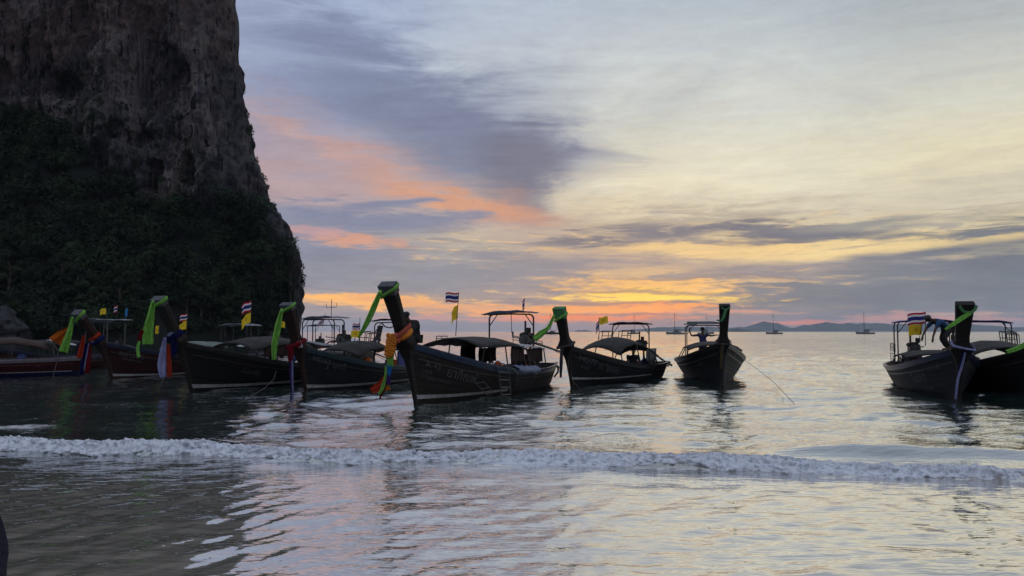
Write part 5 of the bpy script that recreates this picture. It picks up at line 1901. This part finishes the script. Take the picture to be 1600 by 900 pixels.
# leftmost prow: orange, purple and a blue white red sash
r = thing('scarf', 'purple and orange sash with a long blue white and red end', 'scarf', (0, 0, 0), 0, 'sashes tied round the prow feet')
Y0 = base_y(I_, -0.2)
prow_band(I_, r, 1.78, 0.12, 0.06, 'cloth_red', 'band', 1.06, 0.018)
prow_band(I_, r, 1.62, 0.12, 0.07, 'cloth_blue', 'band', 1.06, 0.02)
strip('purple_end', px_pts([(131, 524), (126, 540), (121, 556)], Y0), [0.10, 0.16, 0.14], 'cloth_purple', r)
strip('orange_end', px_pts([(131, 524), (128, 542), (125, 560)], Y0 - 0.04), [0.10, 0.20, 0.28], 'cloth_red', r)
strip('blue_end', px_pts([(136, 536), (131, 558), (127, 586)], Y0 + 0.02), [0.12, 0.20, 0.18], 'cloth_blue', r)
strip('white_end', px_pts([(139, 537), (135, 558), (132, 579)], Y0 - 0.03), [0.05, 0.06, 0.06], 'cloth_lilac', r)
strip('red_end', px_pts([(141, 538), (139, 560), (136, 583)], Y0 - 0.01), [0.08, 0.16, 0.20], 'cloth_crimson', r)
strip('white_knot', px_pts([(143, 535), (148, 532), (152, 531)], Y0), [0.06, 0.14, 0.10], 'cloth_lilac', r)
set_origin(r, at(136, 535, Y0))

r = thing('scarf', 'navy wrap with a broad lilac and red sash hanging to the water', 'scarf', (0, 0, 0), 0, 'sashes tied round the prow feet')
Y0 = base_y(H_, -0.2)
prow_band(H_, r, 1.88, 0.17, 0.06, 'cloth_blue', 'band', 1.06, 0.02)
strip('white_knot', px_pts([(262, 524), (268, 521), (273, 519)], Y0 - 0.05), [0.07, 0.10, 0.08], 'cloth_lilac', r)
strip('lilac_end', px_pts([(258, 527), (255, 550), (253, 572), (255, 590)], Y0 - 0.05), [0.08, 0.20, 0.28, 0.18], 'cloth_lilac', r)
strip('red_end', px_pts([(263, 538), (264, 560), (265, 589)], Y0 - 0.02), [0.10, 0.13, 0.15], 'cloth_red', r)
strip('navy_end', px_pts([(272, 530), (272, 543), (270, 557)], Y0), [0.20, 0.20, 0.12], 'cloth_blue', r)
strip('navy_end', px_pts([(254, 548), (251, 565), (250, 585)], Y0 + 0.03), [0.12, 0.18, 0.12], 'cloth_blue', r)
set_origin(r, at(262, 527, Y0))

r = thing('scarf', 'red band with a narrow red white and blue sash down to the water', 'scarf', (0, 0, 0), 0, 'sashes tied round the prow feet')
Y0 = base_y(G_, -0.2)
prow_band(G_, r, 1.62, 0.12, 0.06, 'cloth_crimson', 'band', 1.10, 0.03)
strip('white_knot', px_pts([(467, 533), (469, 538), (470, 543)], Y0), [0.08, 0.12, 0.10], 'cloth_white', r)
strip('red_knot', px_pts([(464, 533), (466, 538), (466, 543)], Y0 - 0.02), [0.07, 0.10, 0.08], 'cloth_red', r)
strip('red_end', px_pts([(455, 541), (454, 555), (454, 566)], Y0), [0.20, 0.17, 0.12], 'cloth_crimson', r)
strip('blue_end', px_pts([(455, 564), (455, 588), (457, 612)], Y0), [0.12, 0.10, 0.05], 'cloth_purple', r)
strip('white_end', px_pts([(457, 564), (457, 588), (458, 618)], Y0 - 0.03), [0.04, 0.05, 0.03], 'cloth_lilac', r)
set_origin(r, at(456, 541, Y0))

r = thing('scarf', 'dull dark sash hanging from the foot of the green topped prow', 'scarf', (0, 0, 0), 0, 'sashes tied round the prow feet')
Y0 = base_y(Bt, -0.25)
prow_band(Bt, r, 1.52, 0.08, 0.05, 'cloth_dim', 'band', 1.08, 0.02)
strip('end', px_pts([(878, 544), (877, 562), (876, 590)], Y0), [0.10, 0.12, 0.07], 'cloth_dim', r)
set_origin(r, at(878, 544, Y0))

r = thing('scarf', 'faded gold sash hanging down the stem of the head on boat', 'scarf', (0, 0, 0), 0, 'sashes tied round the prow feet')
Y0 = base_y(C_, -0.12)
strip('end', px_pts([(1129, 538), (1128, 556), (1127, 577)], Y0), [0.10, 0.14, 0.10], 'cloth_gold', r)
strip('end', px_pts([(1131, 540), (1130, 565), (1129, 602)], Y0 - 0.03), [0.04, 0.05, 0.04], 'cloth_dim', r)
prow_band(C_, r, 1.60, 0.05, 0.0, 'cloth_dim', 'band', 1.05, 0.02)
set_origin(r, at(1129, 538, Y0))

r = thing('scarf', 'pale blue white sash curving down the stem of the right boat', 'scarf', (0, 0, 0), 0, 'sashes tied round the prow feet')
Y0 = base_y(D_, -0.16)
prow_band(D_, r, 1.60, 0.06, -0.06, 'cloth_lilac', 'band', 1.06, 0.02)
strip('white_end', px_pts([(1508, 551), (1503, 572), (1497, 592), (1493, 624)], Y0, -0.1), [0.04, 0.06, 0.06, 0.05], 'cloth_lilac', r)
strip('blue_end', px_pts([(1506, 551), (1501, 572), (1496, 592)], Y0 + 0.02, -0.05), [0.06, 0.08, 0.05], 'cloth_blue', r)
set_origin(r, at(1508, 551, Y0))

# orange cloth beside the leftmost prow
o = strip('orange_cloth', px_pts([(108, 512), (98, 524), (88, 536)], 32.6), [0.05, 0.50, 0.72], 'cloth_orange', None, fold=0.06)
tag(o, 'orange cloth hung slanting on the stern roof of the left edge boat', 'cloth')

# ------------------------------------------------------------------ flags
TC, YE, BL = 'flag_tricolour', 'flag_yellow', 'flag_blue'
S_ = 'national_flag'
flagpole('tall staff with tricolour and yellow pennant above the roof of boat A 43', at(712, 525, 24.2), at(717, 457, 24.2), [(0.0, 0.42, 0.30, TC, S_, (-1, 0.1, 0.03), 0.05, 0.0, 0.1), (0.36, 0.26, 0.42, YE, 'yellow_flag', (-0.75, 0.2, -0.55), 0.05, 1.0, 0.2)])
flagpole('small limp flag on the stern awning of boat A 43', A.w(2.8, 0.40, 2.66), at(820, 466, 26.6), [(0.0, 0.09, 0.34, TC, S_, (-0.6, -0.4, -0.5), 0.03, 0.0, 0.2)])
flagpole('staff with tricolour over yellow flag in front of the dark cliff, tallest there', at(391, 527, 31.5), at(393, 469, 31.5), [(0.0, 0.44, 0.42, TC, S_, (-1, 0.1, -0.35), 0.07, 0.5, 0.1), (0.47, 0.46, 0.40, YE, 'yellow_flag', (-1, 0.2, -0.5), 0.05, 1.5, 0.3)])
flagpole('low staff with tricolour over yellow flag between the two left prows', at(290, 532, 34), at(293, 489, 34), [(0.0, 0.38, 0.30, TC, S_, (-1, 0.1, -0.25), 0.07, 0.0, 0.1), (0.33, 0.36, 0.36, YE, 'yellow_flag', (-1, 0.2, -0.3), 0.05, 2.0, 0.2)])
flagpole('short staff with a small yellow flag just right of the wide green ribbon', at(246, 530, 35), at(249, 508, 35), [(0.0, 0.22, 0.36, YE, 'yellow_flag', (-1, 0.2, -0.2), 0.05, 0.4, 0.1)])
flagpole('small yellow flag peeping out right of the MD63 prow', at(437, 528, 31), at(437, 501, 31), [(0.0, 0.20, 0.24, YE, 'yellow_flag', (1, 0.2, -0.25), 0.03, 0.4, 0.1)])
flagpole('yellow flag on the left end of the pale grey canopy', at(166, 500, 43.5), at(166, 481, 43.5), [(0.0, 0.42, 0.32, YE, 'yellow_flag', (-1, 0.2, -0.2), 0.06, 0.8, 0.1)])
flagpole('tricolour flag in the middle of the pale grey canopy', at(182, 499, 43.8), at(184, 476, 43.8), [(0.0, 0.30, 0.36, TC, S_, (-1, 0.2, -0.5), 0.05, 0.2, 0.2)])
flagpole('light blue flag on the right end of the pale grey canopy', at(197, 498, 44.0), at(200, 480, 44.0), [(0.02, 0.20, 0.42, BL, 'blue_flag', (-1, 0.2, -0.5), 0.04, 0.2, 0.3)])
flagpole('tricolour over yellow flag on the dark roof left of the tall prow', at(562, 541, 28.4), at(562.5, 496, 28.4), [(0.20, 0.30, 0.22, TC, S_, (-1, 0.2, -0.12), 0.05, 0.0, 0.1), (0.46, 0.34, 0.26, YE, 'yellow_flag', (-1, 0.2, -0.06), 0.04, 1.0, 0.05)])
flagpole('tricolour flag hanging slanted under the far blue canopy', at(504, 511, 48.5), at(508, 489, 48.5), [(0.30, 0.55, 0.26, TC, S_, (-0.9, 0.2, -0.75), 0.06, 0.0, 0.0)])
flagpole('yellow flag with a furled tricolour on the roof of boat MD77', at(936, 530, 31.0), at(936, 496, 31.0), [(0.0, 0.34, 0.28, YE, 'yellow_flag', (1, 0.15, 0.10), 0.05, 0.0, 0.0), (0.08, 0.20, 0.36, TC, S_, (-0.55, -0.2, -0.8), 0.04, 1.0, 0.2)])
flagpole('large tricolour flying above the stern of the right boat', at(1446, 540, 27.2), at(1446, 487, 27.2), [(0.0, 0.58, 0.40, TC, S_, (-1, 0.1, -0.10), 0.06, 0.3, 0.1)])
flagpole('crumpled round yellow flag below the large tricolour', at(1433, 548, 27.0), at(1441, 505, 27.0), [(0.02, 0.42, 0.36, YE, 'yellow_flag', (-1, 0.1, -0.1), 0.08, 0.3, 0.1)])

# ------------------------------------------------------------------ ropes, ladders, fenders
rope('mooring rope slanting from the head on boat down into the sea', [C_.w(*C_.pt(0.52, 1.0, 1, 0.03)), at(1208, 596, 27.0), at(1247, 637, 20.6)], 0.008)
rope('mooring rope drooping from the dark boat with the ladder into the water', [at(433, 574, 29.3), at(428, 592, 26.6), at(414, 606, 24.4), at(388, 622, 22.8), at(370, 632, 21.0)], 0.012)
rope('rope hanging down the side of the left edge boat', [at(84, 538, 34.4), at(91, 549, 34.0), at(89, 565, 33.9), at(85, 580, 33.6), at(82, 592, 32.5)], 0.014)
rope('thin rope running from the foot of the lilac sash into the water', [at(256, 590, 23.3), at(252, 600, 22.9), at(243, 613, 22.6)], 0.009)
rope('thin bow rope trailing from the MD77 boat into the water', [Bt.w(Bt.stem(1.2), 0.05, 1.2), at(888, 580, 27.1), at(897, 598, 26.2), at(916, 620, 23.5)], 0.008)

def side_pt(b, u, z, off=0.03, side=1):
    zk = -0.4 + 0.25 * max(0, u - 0.8) / 0.2
    return b.w(*b.pt(u, (z - zk) / (b.gun(u) - zk), side, off))


lad = ladder('steel boarding ladder hooked over the side of boat A 43', side_pt(A, 0.685, 0.92, 0.10), side_pt(A, 0.635, 0.06, 0.34), side_pt(A, 0.625, 0.86, 0.10), side_pt(A, 0.575, 0.04, 0.34), 4, 0.020, hook=tuple(A.mw.to_3x3() @ Vector((0.05, -0.28, 0.16))))
ladder('thin folded ladder leaning low along the side of boat A 43', side_pt(A, 0.775, 0.56, 0.08), side_pt(A, 0.70, 0.10, 0.20), side_pt(A, 0.735, 0.56, 0.08), side_pt(A, 0.665, 0.14, 0.20), 3, 0.012)
ladder('short steel ladder hooked over the side of the dark boat', side_pt(H_, 0.475, 0.80, 0.08), side_pt(H_, 0.47, 0.30, 0.16), side_pt(H_, 0.425, 0.78, 0.08), side_pt(H_, 0.42, 0.28, 0.16), 3, 0.015, hook=tuple(H_.mw.to_3x3() @ Vector((0.0, -0.2, 0.08))))
rope('grey hose looped over the side of boat A 43 by the ladder', [side_pt(A, 0.615, 0.74, -0.1), side_pt(A, 0.595, 0.86, 0.06), side_pt(A, 0.555, 0.66, 0.10), side_pt(A, 0.535, 0.42, 0.10), side_pt(A, 0.532, 0.22, 0.08)], 0.028, 'hose', 'hose', cat='hose')
for i, (u0, lab) in enumerate(((0.06, 'left rubber fender loop at the stern of boat A 43'), (0.02, 'right rubber fender loop at the stern of boat A 43'))):
    rope(lab, [side_pt(A, u0 + 0.03, 0.74, 0.02), side_pt(A, u0 + 0.015, 0.66, 0.12), side_pt(A, u0, 0.48, 0.16), side_pt(A, u0 - 0.0, 0.30, 0.08)], 0.035, 'rubber_fender', 'hose', cat='fender')

# a folded pale tarpaulin on the rail of A 43
P = []
for i in range(14):
    u = 0.36 + 0.19 * i / 13
    x, y, z = A.pt(u, 1.0, 1)
    P.append([A.w(x, y - 0.30, z + 0.10 + 0.02 * math.sin(i * 1.7)), A.w(x, y - 0.08, z + 0.14 + 0.03 * math.sin(i * 2.3)), A.w(x, y + 0.09, z + 0.05), A.w(x, y + 0.11, z - 0.08 + 0.03 * math.sin(i * 1.1))])
mb = MB(); mb.grid(P)
tag(mb.build('tarpaulin', MAT['awning_blue'], None, smooth=True, solid=0.015), 'folded pale blue tarpaulin lying on the rail of boat A 43', 'tarpaulin')

# ------------------------------------------------------------------ people
def frame(b, x, y, z, yaw=0.0):
    return b.mw @ Matrix.Translation((x, y, z)) @ Matrix.Rotation(yaw, 4, 'Z')


# man standing under the canopy of the head-on boat, arm up to the awning (faces away, towards the stern)
STAND = dict(pelvis=(0, 0, .92), chest=(0.02, 0, 1.28), neck=(0.02, 0, 1.47), head=(0.05, 0, 1.63), sh_l=(0, .19, 1.40), sh_r=(0, -.19, 1.40), el_l=(0.02, .26, 1.12), wr_l=(0.14, .24, .90), hand_l=(0.2, .23, .80), el_r=(-0.02, -.27, 1.12), wr_r=(0.08, -.26, .88), hand_r=(0.12, -.26, .78), hip_l=(0, .10, .88), hip_r=(0, -.10, .88), kn_l=(0.03, .11, .48), kn_r=(0.03, -.11, .48), an_l=(-.02, .12, .08), an_r=(-.02, -.12, .08), toe_l=(.16, .14, .03), toe_r=(.16, -.14, .03))
j = dict(STAND)
j.update(el_l=(-0.02, .50, 1.36), wr_l=(-0.02, .60, 1.60), hand_l=(-0.02, .58, 1.74), el_r=(0.05, -.42, 1.36), wr_r=(0.15, -.60, 1.40), hand_r=(0.18, -.70, 1.40))
person('man in navy shirt standing with one arm raised to the awning', frame(C_, 2.30, -0.10, 0.44, PI * 0.97), j, 'shirt_navy', 'trousers_dark', sleeve=0.35)

# man bending over on the right boat
j = dict(pelvis=(-.12, 0, .72), chest=(.20, 0, .90), neck=(.36, 0, .97), head=(.50, 0, .99), sh_l=(.26, .18, .93), sh_r=(.26, -.18, .93), el_l=(.44, .22, .68), wr_l=(.52, .20, .42), hand_l=(.54, .19, .30), el_r=(.46, -.20, .70), wr_r=(.62, -.16, .46), hand_r=(.66, -.15, .34), hip_l=(-.12, .11, .68), hip_r=(-.12, -.11, .68), kn_l=(.14, .20, .40), kn_r=(-.02, -.18, .38), an_l=(-.02, .20, .07), an_r=(-.20, -.17, .07), toe_l=(.14, .23, .03), toe_r=(-.04, -.20, .03))
pb = at(1474, 548, 26.2)
person('man in a blue top and dark trousers bending over the roof', Matrix.Translation((pb.x + 0.05, pb.y, 1.35)) @ Matrix.Rotation(R(186), 4, 'Z') @ Matrix.Scale(1.08, 4), j, 'shirt_blue', 'trousers_dark', face=(0.5, 0, -0.8), long_sleeve=False, sleeve=0.9)

# person sitting low in MD77
SIT = dict(pelvis=(0, 0, .12), chest=(0.03, 0, .46), neck=(0.05, 0, .64), head=(0.10, 0, .80), sh_l=(0.02, .19, .57), sh_r=(0.02, -.19, .57), el_l=(0.12, .25, .32), wr_l=(0.34, .20, .24), hand_l=(0.43, .18, .22), el_r=(0.12, -.25, .32), wr_r=(0.34, -.20, .24), hand_r=(0.43, -.18, .22), hip_l=(0.02, .10, .10), hip_r=(0.02, -.10, .10), kn_l=(.44, .14, .14), kn_r=(.44, -.14, .14), an_l=(.44, .14, -.26), an_r=(.44, -.14, -.26), toe_l=(.60, .15, -.31), toe_r=(.60, -.15, -.31))
person('person sitting low under the arched roof of boat MD77', frame(Bt, 3.55, 0.45, 0.42, 0.6), dict(SIT), 'shirt_black', 'trousers_dark')

# hunched figure on the bow of A 43
j = dict(SIT)
j.update(chest=(0.12, 0, .44), neck=(0.24, 0, .60), head=(0.33, 0, .72), sh_l=(0.14, .20, .53), sh_r=(0.14, -.20, .53), el_l=(0.30, .26, .30), el_r=(0.30, -.26, .30), wr_l=(0.44, .14, .34), wr_r=(0.44, -.14, .34), hand_l=(0.50, .06, .36), hand_r=(0.50, -.06, .36), kn_l=(.40, .15, .36), kn_r=(.40, -.15, .36), an_l=(.34, .14, -.02), an_r=(.34, -.14, -.02), toe_l=(.50, .15, -.06), toe_r=(.50, -.15, -.06))
person('dark hunched figure in a cap sitting on the bow of boat A 43', frame(A, 8.98, -0.34, 1.70, -0.5), j, 'shirt_black', 'trousers_dark', cap='shirt_black', puffy=0.03, long_sleeve=True, face=(0.8, 0, -0.4))

# someone on the beach at the very left edge of the picture
j = dict(STAND)
j.update(el_r=(0.0, -.255, 1.13), wr_r=(0.10, -.22, .90), hand_r=(0.14, -.21, .80))
person('person in a dark navy jacket on the beach, cut off by the left frame edge', Matrix.Translation((-1.903, 2.5, 0.04)) @ Matrix.Rotation(R(90), 4, 'Z') @ Matrix.Scale(0.92, 4), j, 'jacket_navy', 'trousers_dark', puffy=0.018, long_sleeve=True)

# ------------------------------------------------------------------ anchored yachts
def yacht(label, px, Y, length, mast, rz, cat=False, cabin=0.35, motor=False):
    p = at(px, 518, Y)
    r = thing('yacht', label, 'yacht', (p.x, Y, 0), rz, 'yachts at anchor on the horizon')
    L = length
    offs = (-0.22 * L, 0.22 * L) if cat else (0.0,)
    for oy in offs:
        mb = MB()
        rings = []
        for i in range(11):
            f = i / 10
            x = -L / 2 + L * f
            w = (0.055 if cat else 0.14) * L * max(0.04, (1 - max(0, (f - .45) / .55) ** 2.2)) * (0.8 + 0.2 * min(1, f * 4))
            fb = (0.115 if not motor else 0.15) * L * (0.85 + 0.35 * f * f)
            xb = x + 0.05 * L * f * f
            rings.append([(xb, oy + w, fb), (xb, oy - w, fb), (x, oy - w * 0.8, 0.02 * L), (x, oy - w * 0.4, -0.04 * L), (x, oy + w * 0.4, -0.04 * L), (x, oy + w * 0.8, 0.02 * L)])
        mb.loft(rings)
        mb.build('hull', MAT['yacht_white' if not motor else 'yacht_dark'], r, smooth=False)
    fb = 0.12 * L
    if cat:
        mb = MB(); mb.box((0, 0, fb * 0.9), (L * 0.62, 0.46 * L, 0.05 * L)); mb.build('bridge_deck', MAT['yacht_white'], r)
    mb = MB(); mb.box((-0.05 * L, 0, fb + 0.045 * L), (cabin * L, (0.36 if cat else 0.17) * L, 0.11 * L), taper=0.82); c = mb.build('cabin', MAT['yacht_white'], r)
    for sy in (-1, 1):
        mb = MB(); mb.box((-0.05 * L, sy * ((0.36 if cat else 0.17) * L / 2 * 0.955), fb + 0.055 * L), (cabin * L * 0.72, 0.012 * L, 0.035 * L)); mb.build('window', MAT['yacht_dark'], c)
    if cat or motor:
        mb = MB(); mb.box((-0.16 * L, 0, fb + 0.15 * L), (0.30 * L, 0.30 * L if cat else 0.16 * L, 0.015 * L)); mb.build('hardtop', MAT['yacht_dark'], r)
        for sx in (-1, 1):
            for sy in (-1, 1):
                mb = MB(); mb.tube([(-0.16 * L + sx * 0.13 * L, sy * 0.07 * L, fb), (-0.16 * L + sx * 0.13 * L, sy * 0.07 * L, fb + 0.15 * L)], 0.05, 5); mb.build('hardtop_post', MAT['yacht_dark'], r)
    mx = 0.06 * L
    mb = MB(); mb.tube([(mx, 0, fb), (mx, 0, mast)], [0.16, 0.10], 6); mb.build('mast', MAT['yacht_dark'], r)
    if not motor:
        mb = MB(); mb.tube([(mx, 0, fb + 0.13 * L), (mx - 0.38 * L, 0, fb + 0.12 * L)], [0.12, 0.12], 6); mb.build('boom', MAT['yacht_dark'], r)
        mb = MB(); mb.tube([(mx - 0.02 * L, 0, fb + 0.155 * L), (mx - 0.36 * L, 0, fb + 0.135 * L)], [0.20, 0.14], 7); mb.build('furled_sail', MAT['awning_deep_blue'], r)
    for e in ((L * 0.50, 0, fb * 1.1), (-L * 0.48, 0, fb)):
        mb = MB(); mb.tube([(mx, 0, mast * 0.97), e], 0.035, 4); mb.build('stay', MAT['yacht_dark'], r)
    mb = MB()
    for sy in (-1, 1):
        mb.tube([(mx, 0, mast * 0.7), (mx + 0.02 * L, sy * 0.10 * L, mast * 0.68), (mx, sy * (0.13 if not cat else 0.2) * L, fb)], 0.03, 4)
    mb.build('shroud', MAT['yacht_dark'], r)
    return r


yacht('small motor yacht with a mast seen left of the green topped prow', 862, 560, 11.0, 15.5, R(168), motor=True)
yacht('yacht mostly hidden behind the stern canopy of boat MD77', 990, 640, 11.0, 17.0, R(15))
yacht('pale catamaran with a tall mast left of the head on boat', 1056, 560, 12.5, 15.5, R(160), cat=True)
yacht('yacht half hidden behind the canopy of the head on boat', 1103, 620, 13.0, 15.0, R(10))
yacht('sailing yacht with bare mast in front of the highest blue hill', 1210, 600, 12.0, 16.0, R(172))
yacht('sailing yacht with bare mast just left of the right boats', 1352, 600, 13.5, 17.5, R(176))
